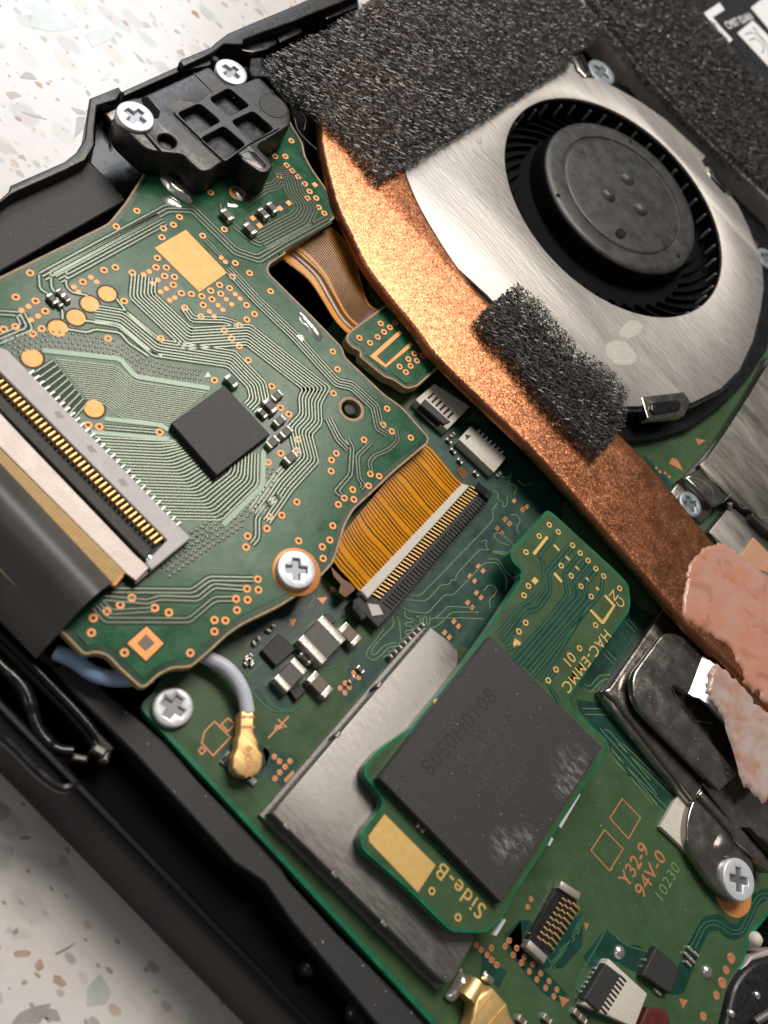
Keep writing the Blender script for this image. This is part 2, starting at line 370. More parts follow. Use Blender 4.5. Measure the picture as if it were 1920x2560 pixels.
def heightfield(outl, step, zf):
    """filled outline with inner grid; zf(point, distance to edge) gives the height"""
    outl = ccw(outl); n = len(outl); V2 = list(outl); E = [(i, (i + 1) % n) for i in range(n)]
    x0, x1 = min(p.x for p in outl), max(p.x for p in outl); y0, y1 = min(p.y for p in outl), max(p.y for p in outl)
    y = y0
    while y < y1:
        x = x0
        while x < x1:
            q = Vector((x + R.uniform(-.2, .2) * step, y + R.uniform(-.2, .2) * step))
            if inside(q, outl) and edist(q, outl) > step * 0.35: V2.append(q)
            x += step
        y += step
    r = delaunay_2d_cdt(V2, E, [list(range(n))], 1, 1e-5)
    V = [(p.x, p.y, zf(p, edist(p, outl))) for p in r[0]]
    F = []
    for f in r[2]:
        A, B, C = (Vector(V[j]) for j in f[:3]); F.append(tuple(f) if (B.xy - A.xy).cross(C.xy - A.xy) > 0 else tuple(f)[::-1])
    return V, F
def box(c, lx, ly, z0, z1, rot=0.0, ch=0.03): return slab(rectp(c, lx, ly, rot), z0, z1, ch=ch)
def text(s, size, c, rot, z, th=0.0, sx=1.0, space=1.0):
    cu = bpy.data.curves.new('t', 'FONT'); cu.body = s; cu.size = size; cu.align_x = 'CENTER'; cu.align_y = 'CENTER'; cu.space_character = space
    cu.offset = th
    o = bpy.data.objects.new('t', cu); col.objects.link(o); dg = bpy.context.evaluated_depsgraph_get()
    me = bpy.data.meshes.new_from_object(o.evaluated_get(dg)); V = []
    for v in me.vertices:
        x, y = v.co.x * sx, v.co.y
        V.append((c[0] + x * math.cos(rot) - y * math.sin(rot), c[1] + x * math.sin(rot) + y * math.cos(rot), z))
    F = []
    for p in me.polygons:
        f = tuple(p.vertices); A, B, C = (Vector(V[j]) for j in f[:3]); F.append(f if (B - A).cross(C - A).z > 0 else f[::-1])
    bpy.data.objects.remove(o); bpy.data.curves.remove(cu); bpy.data.meshes.remove(me)
    return V, F
def lerp_lines(U, Lw, n):
    return [[U[j].lerp(Lw[j], i / (n - 1)) for j in range(len(U))] for i in range(n)]

# via: ring of copper round a dark disc painting the hole's shade (shared mesh)
def via_mesh(name, ro, ri, ring, nseg=16, h=0.03):
    V, F, MI = [], [], []
    for r, z in ((ro, 0.0), (ro * 0.94, h), (ri * 1.12, h), (ri, 0.004)):
        for k in range(nseg): a = 2 * PI * k / nseg; V.append((r * math.cos(a), r * math.sin(a), z))
    for i in range(3):
        for k in range(nseg): a, b = i * nseg + k, i * nseg + (k + 1) % nseg; F.append((a, b, b + nseg, a + nseg)); MI.append(0)
    F.append(tuple(range(3 * nseg, 4 * nseg))); MI.append(1)
    return mesh_of(name, (V, F, MI), [ring, 'hole'])
VIA = via_mesh('via', 0.275, 0.115, 'copper_pad'); VIA_G = via_mesh('via_gold', 0.25, 0.115, 'goldflat')
DOT = mesh_of('dot', lathe((0, 0), [(0.2, 0), (0.19, 0.02), (0.12, 0.025)], 12), 'copper_pad')
DOT_D = mesh_of('dot_dull', lathe((0, 0), [(0.2, 0), (0.19, 0.015), (0.1, 0.018)], 10), 'copper_dull')

# ================================================================== SETTING: countertop
ZC = -7.8
ct = make('countertop', ([(-400, -300, ZC), (400, -300, ZC), (400, 500, ZC), (-400, 500, ZC)], [(0, 1, 2, 3)]), 'quartz'); tag(ct, None, None, kind='structure')
M['chipw'] = mat('pale_glass_chip', (0.56, 0.60, 0.58), 0.12, var=0.12, vs_=0.5)
M['chipg'] = mat('grey_stone_chip', (0.40, 0.37, 0.36), 0.2, var=0.2, vs_=0.6)
M['chipt'] = mat('tan_stone_chip', (0.48, 0.38, 0.30), 0.2, var=0.2, vs_=0.6)
M['chipo'] = mat('rust_stone_chip', (0.42, 0.22, 0.09), 0.25, var=0.2, vs_=0.8)
chips = [('chipw', 'a', [(190, 15), (300, 50), (400, 100), (468, 155), (330, 190), (180, 160)]), ('chipw', 'a', [(500, 205), (560, 175), (650, 165), (690, 215), (600, 260), (545, 280)]),
         ('chipg', 'a', [(110, 460), (150, 420), (190, 435), (225, 472), (160, 468)]), ('chipt', 'a', [(840, 125), (870, 130), (893, 165), (860, 160)]), ('chipg', 'a', [(785, 300), (830, 335), (865, 375), (830, 360)]),
         ('chipg', 'a', [(410, 630), (500, 655), (512, 680), (460, 675)]), ('chipo', 'a', [(80, 685), (120, 692), (132, 718), (105, 718)]), ('chipt', 'a', [(30, 545), (90, 540), (130, 570), (60, 590)]),
         ('chipg', 'a', [(455, 690), (505, 690), (500, 760), (440, 820)]), ('chipt', 'a', [(500, 145), (520, 142), (530, 165), (505, 170)]), ('chipg', 'a', [(430, 215), (470, 220), (465, 235)]),
         ('chipo', 'a', [(265, 485), (300, 490), (290, 508)]), ('chipt', 'a', [(105, 920), (140, 915), (150, 940), (115, 940)]), ('chipg', 'a', [(120, 660), (200, 675), (280, 710), (200, 692)]),
         ('chipt', 'a', [(385, 295), (410, 305), (415, 320), (390, 315)]), ('chipg', 'a', [(640, 265), (665, 270), (660, 290)]), ('chipw', 'a', [(590, 480), (620, 440), (660, 430), (640, 470)]),
         ('chipt', 'a', [(1040, 300), (1080, 290), (1100, 330), (1060, 320)]), ('chipg', 'a', [(505, 530), (530, 540), (540, 570), (515, 560)]), ('chipt', 'a', [(110, 250), (130, 255), (120, 275)]),
         ('chipg', 'j', [(-40, 350), (30, 355), (62, 385), (55, 430), (20, 455), (-40, 440)]), ('chipw', 'j', [(-30, 600), (40, 590), (90, 620), (80, 670), (-30, 680)]),
         ('chipg', 'v', [(90, 863), (160, 770), (280, 715), (430, 690), (380, 780), (330, 863)]), ('chipt', 'v', [(110, 260), (200, 245), (260, 260), (250, 300), (120, 310)]), ('chipg', 'v', [(90, 110), (140, 60), (160, 90), (130, 130)]),
         ('chipg', 'v', [(445, 280), (560, 220), (640, 180), (560, 250), (470, 292)]), ('chipw', 'v', [(720, 560), (830, 440), (930, 600), (880, 700), (720, 720)]), ('chipt', 'v', [(280, 370), (340, 310), (370, 400), (310, 430)]),
         ('chipg', 'j', [(110, 550), (160, 540), (190, 560), (130, 570)]), ('chipt', 'v', [(170, 510), (220, 490), (230, 530), (190, 545)])]
for i, (mk, k, pts) in enumerate(chips):
    p = fillet(ccw(ol(k, pts, ZC + 0.02)), 0.15, 2); make('stone_chip', slab(p, ZC - 0.2, ZC + 0.02, ch=0.008), mk, ct)
for i in range(56):          # small flush chips round the visible corners
    c = at('P', R.uniform(-60, 620), R.uniform(-40, 480), ZC) if i < 42 else at('P', R.uniform(-60, 420), R.uniform(1980, 2600), ZC)
    r_ = R.uniform(0.12, 0.42); a0 = R.uniform(0, 6)
    pl = [Vector((c.x + r_ * R.uniform(.5, 1.3) * math.cos(a0 + t) * 1.5, c.y + r_ * R.uniform(.5, 1.2) * math.sin(a0 + t))) for t in (0, 1.1, 2.2, 3.3, 4.6)]
    make('stone_chip', slab(pl, ZC - 0.1, ZC + 0.012, ch=0.004), R.choice(['chipt', 'chipg', 'chipg', 'chipw', 'chipw', 'chipt', 'chipo']), ct)

# ================================================================== CONSOLE CASE
case = thing('console_case', 'open black plastic console shell lying on the white quartz counter', 'console case', (-5, 30, ZC))
def sweepx(prof, x0, x1, n=1, wob=None):
    V, F = [], []; k = len(prof)
    for i in range(n + 1):
        x = x0 + (x1 - x0) * i / n
        for j, (y, z) in enumerate(prof): V.append((x, y + (wob(x, j) if wob else 0), z))
    for i in range(n):
        for j in range(k): a, b = i * k + j, i * k + (j + 1) % k; F.append((a, b, b + k, a + k))
    F += [tuple(range(k))[::-1], tuple(range(n * k, (n + 1) * k))]
    return V, F
# side wall along the lower-left edge: rounded outer face, ridge, then inner step
def arc(cy, cz, r, a0, a1, n): return [(cy + r * math.cos(math.radians(a0 + (a1 - a0) * i / n)), cz + r * math.sin(math.radians(a0 + (a1 - a0) * i / n))) for i in range(n + 1)]
def flip(vf): return vf[0], [f[::-1] for f in vf[1]]
XA, XB = -30.0, 60.0
outer = [(8.7, ZC + 0.02), (7.6, ZC + 0.02), (7.0, -7.0), (6.85, -5.8), (7.0, -4.2), (7.4, -2.5), (7.9, -1.0), (8.25, -0.1), (8.5, 0.15), (8.75, 0.12), (8.95, -0.15), (9.1, -3.2)]
make('outer_wall', flip(sweepx(outer, XA, XB)), 'black_case', case)
make('groove_floor', slab([Vector((XA, 8.8)), Vector((XB, 8.8)), Vector((XB, 14.6)), Vector((XA, 14.6))], -5, -3.2), 'dark', case)
ledge = om(-0.5, ('r', [(620, 680), (730, 610), (850, 700), (1130, 980)]), ('j', [(1000, 0), (1190, 230), (1659, 700)]), ('k', [(260, 800), (560, 1130), (1250, 1800)]), ('k', [(900, 1800), (280, 1050), (120, 820), (-60, 700)]), ('j', [(1000, 280), (800, 60)]), ('r', [(1250, 1450), (750, 950), (540, 690)]))
make('inner_ledge', slab(ledge, -4, -0.5, ch=0.12), 'black_matte', case)
up = ol('r', [(-200, -60), (0, 90), (330, 400), (620, 670), (540, 700), (250, 480), (0, 250), (-200, 90)], -0.9)
make('upper_ledge', slab(up, -4, -0.9, ch=0.1), 'black_matte', case)
rail = spline([at('r', x, y, -0.6) for x, y in [(-300, 60), (0, 345), (300, 640), (650, 1000), (900, 1270), (1010, 1420)]], 4)
make('slide_rail', merge(tube([(p.x, p.y, -0.75) for p in rail], 0.30, 10), tube([(p.x + 0.30, p.y - 0.30, -1.1) for p in rail], 0.30, 10)), 'black_gloss', case)
make('rail_flange', slab(ol('r', [(-100, 190), (1060, 1390), (1200, 1530), (1150, 1590), (950, 1450), (-100, 420)], -1.3), -3.2, -1.3, ch=0.12), 'black', case)
hook = spline([at('r', x, y, -1.2) for x, y in [(-120, 520), (0, 660), (180, 830), (270, 960), (330, 1150), (400, 1340), (500, 1470), (620, 1545), (760, 1560)]], 5)
make('latch_arm', tube([(p.x, p.y, -1.5) for p in hook], [0.42] * 8 + [0.5] * 12 + [0.42] * 12 + [0.34] * (len(hook) - 32), 10), 'black_gloss', case)
make('latch_tip', merge(box(at('r', 1030, 1560, -1), 0.9, 0.6, -3, -0.7, 0.3, 0.15), box(at('r', 1090, 1620, -1), 0.5, 0.7, -3, -0.9, 0.6, 0.15)), 'shield', case)
make('latch_tip', box(at('r', 830, 1640, -1.6), 0.9, 0.4, -3, -1.4, 0.6, 0.12), 'shield', case)
for k, x, y, r_ in [('k', 430, 1240, .5), ('k', 390, 1330, .6), ('k', 690, 1600, .9)]:
    c = at(k, x, y, -2); make('latch_boss', lathe(c, [(r_, -3.4), (r_, -2.4), (r_ * .7, -2.1), (r_ * .3, -2.0)], 16), 'black_gloss', case)
step = spline([at('j', x, y, 0.1) for x, y in [(-120, -160), (60, 0), (220, 160), (330, 245), (400, 262), (460, 225)]], 5)
make('wall_lip', tube([(p.x, p.y, -0.1) for p in step], 0.3, 8), 'black_gloss', case)
# tray floor under the boards (kept clear of the open frame at the top left)
tray = om(-3, ('P', [(-160, 860), (330, 620), (560, 300), (700, 240), (780, 160), (1000, 30), (1500, -60), (2150, 600), (2300, 1200), (2900, 1500), (2400, 2850), (1100, 2850)]), ('r', [(900, 900), (300, 400), (-300, -100)]))
make('tray_floor', slab(tray, -4.5, -3.0), 'dark', case)
# top-left frame
flat = om(1.2, ('a', [(-260, 1320), (0, 1210), (430, 985), (520, 950), (640, 1060), (745, 1185), (560, 1290), (0, 1605), (-260, 1740)]))
make('frame_panel', slab(flat, -3, 1.2, ch=0.08), 'black_matte', case)
wall1 = om(2.2, ('a', [(-260, 1260), (0, 1178), (48, 1135), (60, 1098), (380, 957), (450, 902), (500, 820), (514, 700), (530, 582), (702, 512), (722, 540), (690, 590), (575, 625), (560, 760), (560, 860), (505, 950), (420, 990), (405, 1000), (110, 1130), (70, 1150), (0, 1205), (-260, 1310)]))
make('frame_wall', slab(wall1, ZC + 0.02, 2.2, ch=0.12, seg=3), 'black', case)
well = om(0.3, ('a', [(570, 620), (700, 560), (900, 640), (900, 1000), (760, 1190), (520, 950), (560, 860)]))
make('frame_well', slab(well, -3, 0.3, ch=0.05), 'black_gloss', case)
c1 = spline([at('a', 640, 660, 1.6), at('a', 675, 720, 1.6), at('a', 672, 800, 1.2)], 5)
make('frame_rib', merge(tube([(p.x, p.y, 1.4 - 0.05 * i) for i, p in enumerate(c1)], 0.16, 8), slab(ol('a', [(625, 670), (690, 640), (690, 700), (660, 720)], 1.5), 0.3, 1.5, ch=0.08)), 'shield', case)
wall2 = om(2.0, ('a', [(722, 540), (1050, 392), (1085, 398), (1240, 330), (1290, 350), (1240, 390), (1075, 420), (760, 560), (735, 570)]))
make('frame_wall', slab(wall2, ZC + 0.02, 2.0, ch=0.12, seg=3), 'black', case)
wall3 = om(2.6, ('a', [(1060, 365), (1075, 348), (1250, 275), (1290, 240), (1350, 195), (1500, 130), (1659, 65)]), ('b', [(300, 28), (420, -25), (660, -130), (690, -40), (560, 20), (430, 70), (300, 125), (130, 185), (0, 235)]), ('a', [(1440, 265), (1330, 260), (1270, 310), (1090, 395)]))
make('frame_wall', slab(wall3, ZC + 0.02, 2.6, ch=0.16, seg=3), 'black', case)
inn = om(1.0, ('b', [(-110, 260), (100, 180), (300, 100), (500, 15), (600, -40), (680, 0), (685, 35), (560, 95), (480, 115), (460, 160), (410, 110), (310, 140), (345, 180), (335, 200), (200, 260), (80, 325), (0, 320), (-60, 290)]))
make('frame_inner_lip', slab(inn, -4, 1.0, ch=0.12), 'black_gloss', case)
for k, pts in [('t', [(800, 380), (1020, 275), (1065, 300), (1050, 340), (830, 440)]), ('t', [(1290, 170), (1600, 10), (1650, 20), (1640, 70), (1320, 200)]), ('t', [(390, 490), (780, 400), (810, 440), (700, 510), (560, 545), (450, 530)])]:
    make('clip', slab(fillet(ccw(ol(k, pts, 1.7)), 0.2, 3), 0.5, 1.7, ch=0.12, seg=2), 'black_gloss', case)
make('frame_pin', lathe(at('t', 165, 600, 2.4), [(0.42, 0), (0.42, 1.9), (0.3, 2.3), (0.12, 2.4)], 14), 'black_matte', case)
post = om(1.4, ('t', [(520, 600), (640, 590), (690, 700), (900, 960), (930, 1020), (900, 1100), (700, 800), (540, 800), (505, 730)]))
make('frame_post', slab(post, -3, 1.4, ch=0.1), 'black_gloss', case)
arm = om(0.6, ('t', [(360, 620), (460, 690), (520, 660), (540, 780), (430, 860), (180, 780), (60, 660)]))
make('frame_arm', slab(arm, -2, 0.6, ch=0.1), 'black', case)
gap = om(0.4, ('b', [(240, 480), (430, 660), (440, 900), (480, 1060), (600, 1400), (540, 1320), (400, 1040), (300, 760)]))
make('frame_side', slab(gap, -3, 0.4, ch=0.05), 'black_gloss', case)

# ================================================================== MAIN BOARD
mb = thing('main_circuit_board', 'large green main circuit board beneath the other boards, with chips, capacitors and connectors', 'circuit board', (20, 40, -0.9))
mo = ccw(fillet(ccw(om(0, ('P', [(343, 1765), (1170, 2660), (1775, 2660), (1845, 2450), (1880, 2342), (1925, 2285), (2450, 1900), (2900, 900), (2000, 400), (900, 700), (640, 1100), (470, 1500), (395, 1720)]))), 0.7, 4))
make('board', slab(mo, -0.9, 0.0, ch=0.05), 'edge2', mb)
make('mask_layer', slab(inset(mo, 0.35), -0.02, 0.012, bottom=False), 'pour2', mb)
# darker regions without copper pour
def flatpoly(k, pts, z, dz=0.012, r=0.25): return slab(fillet(ccw(ol(k, pts, z)), r, 3), z - 0.005, z + dz, ch=0.006, bottom=False)
dk = [flatpoly('h', [(300, 560), (520, 560), (640, 620), (820, 760), (560, 640), (680, 800), (600, 900), (520, 1000), (420, 960), (300, 1140), (260, 1260), (120, 1230), (20, 1090), (0, 760)], 0.012),
      slab(fillet(ccw(om(0.012, ('e', [(900, 1000), (1500, 1100), (1900, 1500)]), ('i', [(420, 250), (900, 640), (1030, 700), (720, 1120), (560, 1130), (400, 900), (0, 1000)]), ('h', [(1300, 860), (880, 1000), (620, 1200), (560, 1180), (650, 900), (800, 800), (700, 560), (560, 380)]))), 0.3, 3), 0.007, 0.026, ch=0.006, bottom=False),
      slab(fillet(ccw(om(0.012, ('i', [(520, 1180), (640, 1200), (720, 1280), (1200, 1800), (1250, 1900)]), ('l', [(1150, 250), (1100, 345), (1040, 400), (720, 60)]), ('i', [(720, 1460), (690, 1420), (540, 1250)]))), 0.2, 3), 0.007, 0.024, ch=0.006, bottom=False),
      flatpoly('l', [(80, 1190), (200, 1040), (260, 1050), (330, 1150), (560, 1000), (560, 1200), (440, 1330), (330, 1330), (470, 1480), (420, 1530), (330, 1480)], 0.012, r=0.1),
      flatpoly('k', [(1370, 1180), (1480, 1290), (1560, 1350), (1510, 1450), (1460, 1400), (1400, 1400), (1410, 1260)], 0.012, r=0.1), flatpoly('k', [(1540, 1130), (1640, 1040), (1659, 1350)], 0.012, r=0.1),
      flatpoly('q', [(690, 740), (830, 480), (900, 380), (1080, 350), (1240, 480), (1310, 460), (1480, 110), (1659, 40), (1659, 190), (1560, 240), (1380, 620), (1240, 670), (1140, 620), (1060, 540), (940, 580), (760, 1040), (660, 1300), (480, 1320), (600, 960)], 0.012, r=0.3),
      flatpoly('l', [(690, 1440), (560, 1260), (700, 1090), (800, 1190), (890, 1190), (960, 1240), (900, 1370), (780, 1300), (700, 1270)], 0.012, r=0.15),
      flatpoly('g', [(1310, 1480), (1400, 1420), (1560, 1450), (1600, 1500), (1560, 1640), (1470, 1690), (1330, 1620)], 0.012, r=0.15), flatpoly('k', [(110, 20), (280, 60), (330, 110), (240, 260), (140, 200)], 0.012, r=0.1),
      flatpoly('f', [(930, 1270), (1090, 1440), (1180, 1560), (1060, 1560), (900, 1330)], 0.012, r=0.1)]
make('bare_area', merge(*dk), 'mask2', mb, kind='stuff')
ZM = 0.03
tr = []
def mt(k, pts, w=0.11, z=ZM, soft=0.18): return ribbon(soften(ol(k, pts, z), soft), w, z - 0.02, z + 0.02)
for pts in [[(960, 560), (1040, 570), (1080, 530), (1430, 170), (1480, 110), (1470, 60), (1500, 20)], [(940, 590), (1070, 600), (1110, 570), (1170, 500), (1215, 505), (1230, 470), (1250, 480), (1260, 440), (1400, 290), (1580, 325)],
            [(940, 640), (1000, 665), (1090, 670), (1190, 560), (1240, 565), (1420, 375), (1500, 370), (1560, 470), (1550, 540)], [(1100, 710), (1150, 690), (1210, 630), (1370, 640)], [(1110, 760), (1150, 745), (1230, 665), (1390, 665)],
            [(830, 760), (780, 830), (730, 890), (720, 920), (760, 957), (800, 930), (870, 865), (920, 870), (940, 890)], [(880, 690), (890, 740), (820, 810), (760, 880), (750, 915), (775, 922), (830, 860), (900, 845)],
            [(950, 660), (955, 700), (1000, 705), (1000, 725), (955, 728), (955, 745), (1000, 750), (1000, 770), (955, 775), (955, 795), (990, 800)], [(1020, 690), (1045, 690), (1045, 740), (1062, 740), (1062, 690), (1082, 690), (1082, 740), (1100, 740), (1100, 690)],
            [(1405, 250), (1440, 230), (1430, 280), (1470, 310), (1560, 330)], [(1420, 540), (1450, 500), (1500, 520), (1490, 560), (1450, 590), (1460, 640)], [(1580, 90), (1620, 85), (1640, 130), (1610, 160), (1630, 200)], [(1480, 230), (1490, 190), (1540, 210), (1600, 270)],
            [(1130, 700), (1290, 700), (1420, 705)], [(930, 830), (920, 720), (905, 690)], [(1470, -60), (1510, -40), (1500, 0), (1540, 10), (1530, 50), (1560, 30), (1560, -20)], [(1490, -150), (1560, -130), (1590, -160), (1560, -100), (1620, -80), (1600, -30)],
            [(1620, -120), (1659, -80), (1700, -100)], [(130, 610), (260, 480), (420, 570), (380, 640)]]:
    tr.append(mt('h', pts))
for pts in [[(0, 300), (110, 310)], [(0, 350), (60, 350), (110, 430), (160, 470)], [(30, 200), (60, 250), (130, 270)], [(810, 720), (870, 780)], [(830, 705), (890, 770)], [(700, 890), (760, 950)], [(685, 910), (740, 970)], [(570, 1090), (600, 1110), (660, 1040), (720, 1035)], [(555, 1110), (605, 1140), (680, 1065), (720, 1060)],
            [(560, 1235), (740, 1240)], [(575, 1270), (740, 1275)], [(690, 1360), (720, 1370), (960, 1659)], [(665, 1355), (690, 1385), (900, 1620), (1000, 1745)], [(730, 1470), (1000, 1800)], [(720, 1495), (970, 1800)]]:
    tr.append(mt('i', pts, 0.10))
for pts in [[(770, 0), (1100, 320)], [(800, 0), (1110, 300)], [(730, 40), (1060, 380)], [(715, 65), (1040, 400)]]: tr.append(mt('l', pts, 0.09))
make('fine_trace', merge(*tr), 'line2', mb, kind='stuff')
tr2 = []
for pts in [[(130, 1170), (190, 1240), (320, 1240), (380, 1170)], [(-20, 1060), (150, 1250), (300, 1255)], [(600, 560), (640, 620), (620, 690), (570, 720)], [(120, 640), (400, 500), (470, 450), (490, 400)], [(560, 960), (530, 1000), (470, 1000)], [(10, 1050), (110, 960)]]: tr2.append(mt('h', pts, 0.22, 0.02, 0.3))
for pts in [[(300, 1200), (400, 1330)], [(420, 1230), (540, 1120), (560, 1020)], [(380, 1290), (520, 1150), (545, 1030)], [(360, 1340), (490, 1180), (530, 1060)], [(540, 1600), (510, 1480), (690, 1290)], [(560, 1560), (540, 1500), (700, 1320)], [(240, 830), (340, 940)], [(230, 900), (310, 990)], [(700, 1100), (530, 1400), (510, 1659)], [(720, 1110), (830, 1200), (950, 1230)], [(930, 1110), (940, 1150), (1020, 1220)]]:
    tr2.append(mt('l', pts, 0.16, 0.022, 0.2))
for pts in [[(740, 750), (880, 480), (940, 440), (1080, 430), (1200, 540), (1330, 560), (1500, 180), (1560, 120), (1659, 110)], [(790, 770), (920, 510), (980, 480), (1080, 490), (1200, 600), (1340, 590), (1390, 540), (1540, 210), (1580, 170), (1659, 160)]]: tr2.append(mt('q', pts, 0.12, 0.026, 0.3))
for pts in [[(900, 1255), (1160, 1285), (1195, 1250), (1110, 1170)], [(940, 1290), (1050, 1400)]]: tr2.append(mt('f', pts, 0.12, 0.02))
make('trace', merge(*tr2), 'trace2', mb, kind='stuff')
# copper marks and pads
def pads(lst, parent, z, me=DOT_D, s=1.0):
    for k, x, y in lst: c = at(k, x, y, z); inst('pad', me, (c.x, c.y, z), parent, 0, (s, s, 1))
pads([('h', x, y) for x, y in [(600, 1085), (570, 1115), (625, 1110), (598, 1142), (650, 1025), (680, 1052)]] + [('k', x, y) for x, y in [(180, 75), (210, 103), (272, 102), (243, 135), (212, 168), (184, 205), (1375, 1190), (1405, 1220), (1440, 1250), (1470, 1280), (1500, 1308), (1465, 1208), (1572, 1165), (1548, 1195), (1615, 1210), (1594, 1250), (1645, 1295)]], mb, 0.026)
pads([('l', x, y) for x, y in [(122, 1165), (100, 1200), (170, 1210), (150, 1250), (215, 1262), (198, 1298), (265, 1305), (245, 1348), (312, 1360), (290, 1395), (362, 1405), (342, 1445), (408, 1455), (390, 1495), (20, 1210), (20, 1280), (50, 1310), (255, 920), (235, 965)]], mb, 0.026)
pads([('q', 1225, 880), ('q', 1120, 1170)], mb, 0.014, s=1.9); pads([('q', 1050, 1320), ('q', 895, 1570), ('q', 1165, 1020)], mb, 0.014, s=1.5)
pads([('n', 335, 95), ('n', 378, 140), ('n', 443, 155), ('n', 488, 198)], mb, 0.026, s=0.8)
def sqpads(k, lst, parent, z, sx, sy, mname='copper_dull', rot=0.0, nm='pad'):
    me = mesh_of('pad', box((0, 0), sx, sy, 0, 0.02, 0, 0.006), mname)
    for x, y in lst: c = at(k, x, y, z); inst(nm, me, (c.x, c.y, z), parent, rot)
sqpads('h', [(1547, 112), (1575, 140), (1500, 168), (1527, 195), (1388, 393), (1416, 420), (1338, 452), (1366, 480), (1376, 550), (1404, 578), (1325, 608), (1352, 637), (1243, 720), (1270, 748), (1188, 785), (1216, 813), (1600, 5), (1650, 55)], mb, 0.03, 0.3, 0.42)
sqpads('i', [(100, 115), (125, 140), (55, 168), (82, 195), (230, 40), (205, 60)], mb, 0.03, 0.3, 0.42)
def tri(k, pts, z): return slab(ol(k, pts, z), z - 0.005, z + 0.012, ch=0.003, bottom=False)
for k, pts in [('h', [(430, 580), (495, 575), (465, 618)]), ('h', [(505, 510), (550, 525), (505, 560)]), ('h', [(265, 705), (310, 703), (288, 752)]), ('f', [(1230, 1175), (1290, 1188), (1245, 1215)]), ('f', [(1090, 1290), (1120, 1300), (1158, 1370), (1072, 1322)]), ('l', [(565, 1058), (600, 1065), (580, 1105)]), ('l', [(420, 1490), (485, 1515), (440, 1560)]), ('l', [(1130, 1505), (1185, 1520), (1155, 1570)])]:
    make('copper_arrow', tri(k, pts, 0.02), 'copper_dull', mb)
def outline_strip(k, pts, z, w=0.11, closed=True):
    p = ol(k, pts, z); p = p + [p[0]] if closed else p
    return merge(*[ribbon([p[i], p[i + 1] + (p[i + 1] - p[i]).normalized() * w * 0.3], w, z - 0.003, z + 0.010 + 0.0006 * i, 0.9) for i in range(len(p) - 1)])
for k, pts in [('l', [(795, 325), (903, 437), (832, 562), (722, 440)]), ('l', [(690, 508), (800, 622), (720, 752), (610, 632)]), ('g', [(1270, 1312), (1365, 1405), (1262, 1515), (1195, 1440), (1210, 1375)]), ('g', [(1310, 1330), (1352, 1292), (1390, 1330), (1350, 1372)]), ('g', [(1195, 1462), (1217, 1485), (1195, 1508), (1177, 1485)])]:
    make('copper_outline', outline_strip(k, pts, 0.02), 'copper_dull', mb)
make('copper_arrow', merge(outline_strip('h', [(265, 1282), (145, 1410)], 0.02, 0.12, False), outline_strip('h', [(200, 1300), (250, 1345)], 0.024, 0.12, False), tri('h', [(185, 1330), (240, 1345), (175, 1375)], 0.027)), 'copper_dull', mb)
make('copper_bar', tri('k', [(235, 210), (290, 155), (300, 175), (245, 230)], 0.02), 'copper_dull', mb)
make('printed_marking', merge(text('94V-0', 1.45, at('l', 965, 770, 0.03), PI / 2 - 0.02, 0.03, 0.02, space=1.1), text('Y32-9', 1.45, at('l', 870, 715, 0.03), PI / 2 - 0.02, 0.03, 0.02, space=1.0)), 'copper_dull', mb, smooth=False)
make('printed_marking', text('10230', 1.2, at('l', 1065, 820, 0.03), PI / 2 - 0.02, 0.03, 0.0, space=1.1), 'line2', mb, smooth=False)
# surface-mount parts: body with two terminals
def smd(parent, k, x, y, ln, wd_, h, axis, body='capbody', zb=0.0, cap=0.25, name='capacitor', rot=0.0):
    c = at(k, x, y, zb + h * 0.7); a = (0 if axis == 'x' else PI / 2) + rot
    o = make(name, slab(rectp(c, ln * (1 - 2 * cap) + 0.04, wd_ * 0.97, a), zb, zb + h * 0.97, ch=0.04), body, parent)
    d = Vector((math.cos(a), math.sin(a)))
    for s in (-1, 1): make('terminal', slab(fillet(ccw(rectp(c + d * s * ln * (0.5 - cap / 2), ln * cap, wd_, a)), 0.06, 2), zb, zb + h, ch=min(0.09, h * .2), seg=2), 'tincap', o)
    return o
smd(mb, 'h', 455, 835, 2.6, 2.3, 1.15, 'y', 'indbody', cap=0.24, name='inductor'); smd(mb, 'h', 622, 800, 1.6, 0.95, 0.9, 'x'); smd(mb, 'h', 372, 930, 1.0, 0.62, 0.6, 'x'); smd(mb, 'h', 270, 1040, 2.1, 1.25, 1.0, 'y', 'indbody'); smd(mb, 'h', 445, 1098, 1.75, 0.95, 0.85, 'x')
for x, y, ax in [(75, 840, 'y'), (165, 760, 'y'), (30, 945, 'x'), (25, 960, 'y'), (640, 1065, 'y'), (690, 1005, 'x'), (1090, 1190, 'x')][:6]: smd(mb, 'h', x, y, 0.62, 0.34, 0.32, ax, 'indbody')
for x, y, ax in [(1520, 830, 'y'), (1475, 935, 'y'), (1480, 960, 'x'), (1600, 760, 'y')]: smd(mb, 'g', x, y, 0.62, 0.34, 0.32, ax, 'indbody')
def package(parent, z0, z1, k, pts, name='chip', m='chip', ch=0.05):
    return make(name, slab(ol(k, pts, z1), z0, z1, ch=ch), m, parent)
package(mb, 0.02, 0.5, 'h', [(105, 890), (205, 790), (312, 880), (190, 985)]); package(mb, 0.02, 0.45, 'h', [(455, 690), (500, 670), (545, 720), (510, 745)], m='black'); package(mb, 0.02, 0.45, 'h', [(270, 1130), (330, 1090), (370, 1130), (310, 1190)], m='black')
package(mb, 0.05, 0.75, 'l', [(1000, 1200), (1142, 1335), (1082, 1482), (918, 1370)], ch=0.08)
PIN = mesh_of('pin', slab(fillet(rectp((0, 0), 0.50, 0.2), 0.05, 2), 0, 0.28, ch=0.06, seg=2), 'tincap')
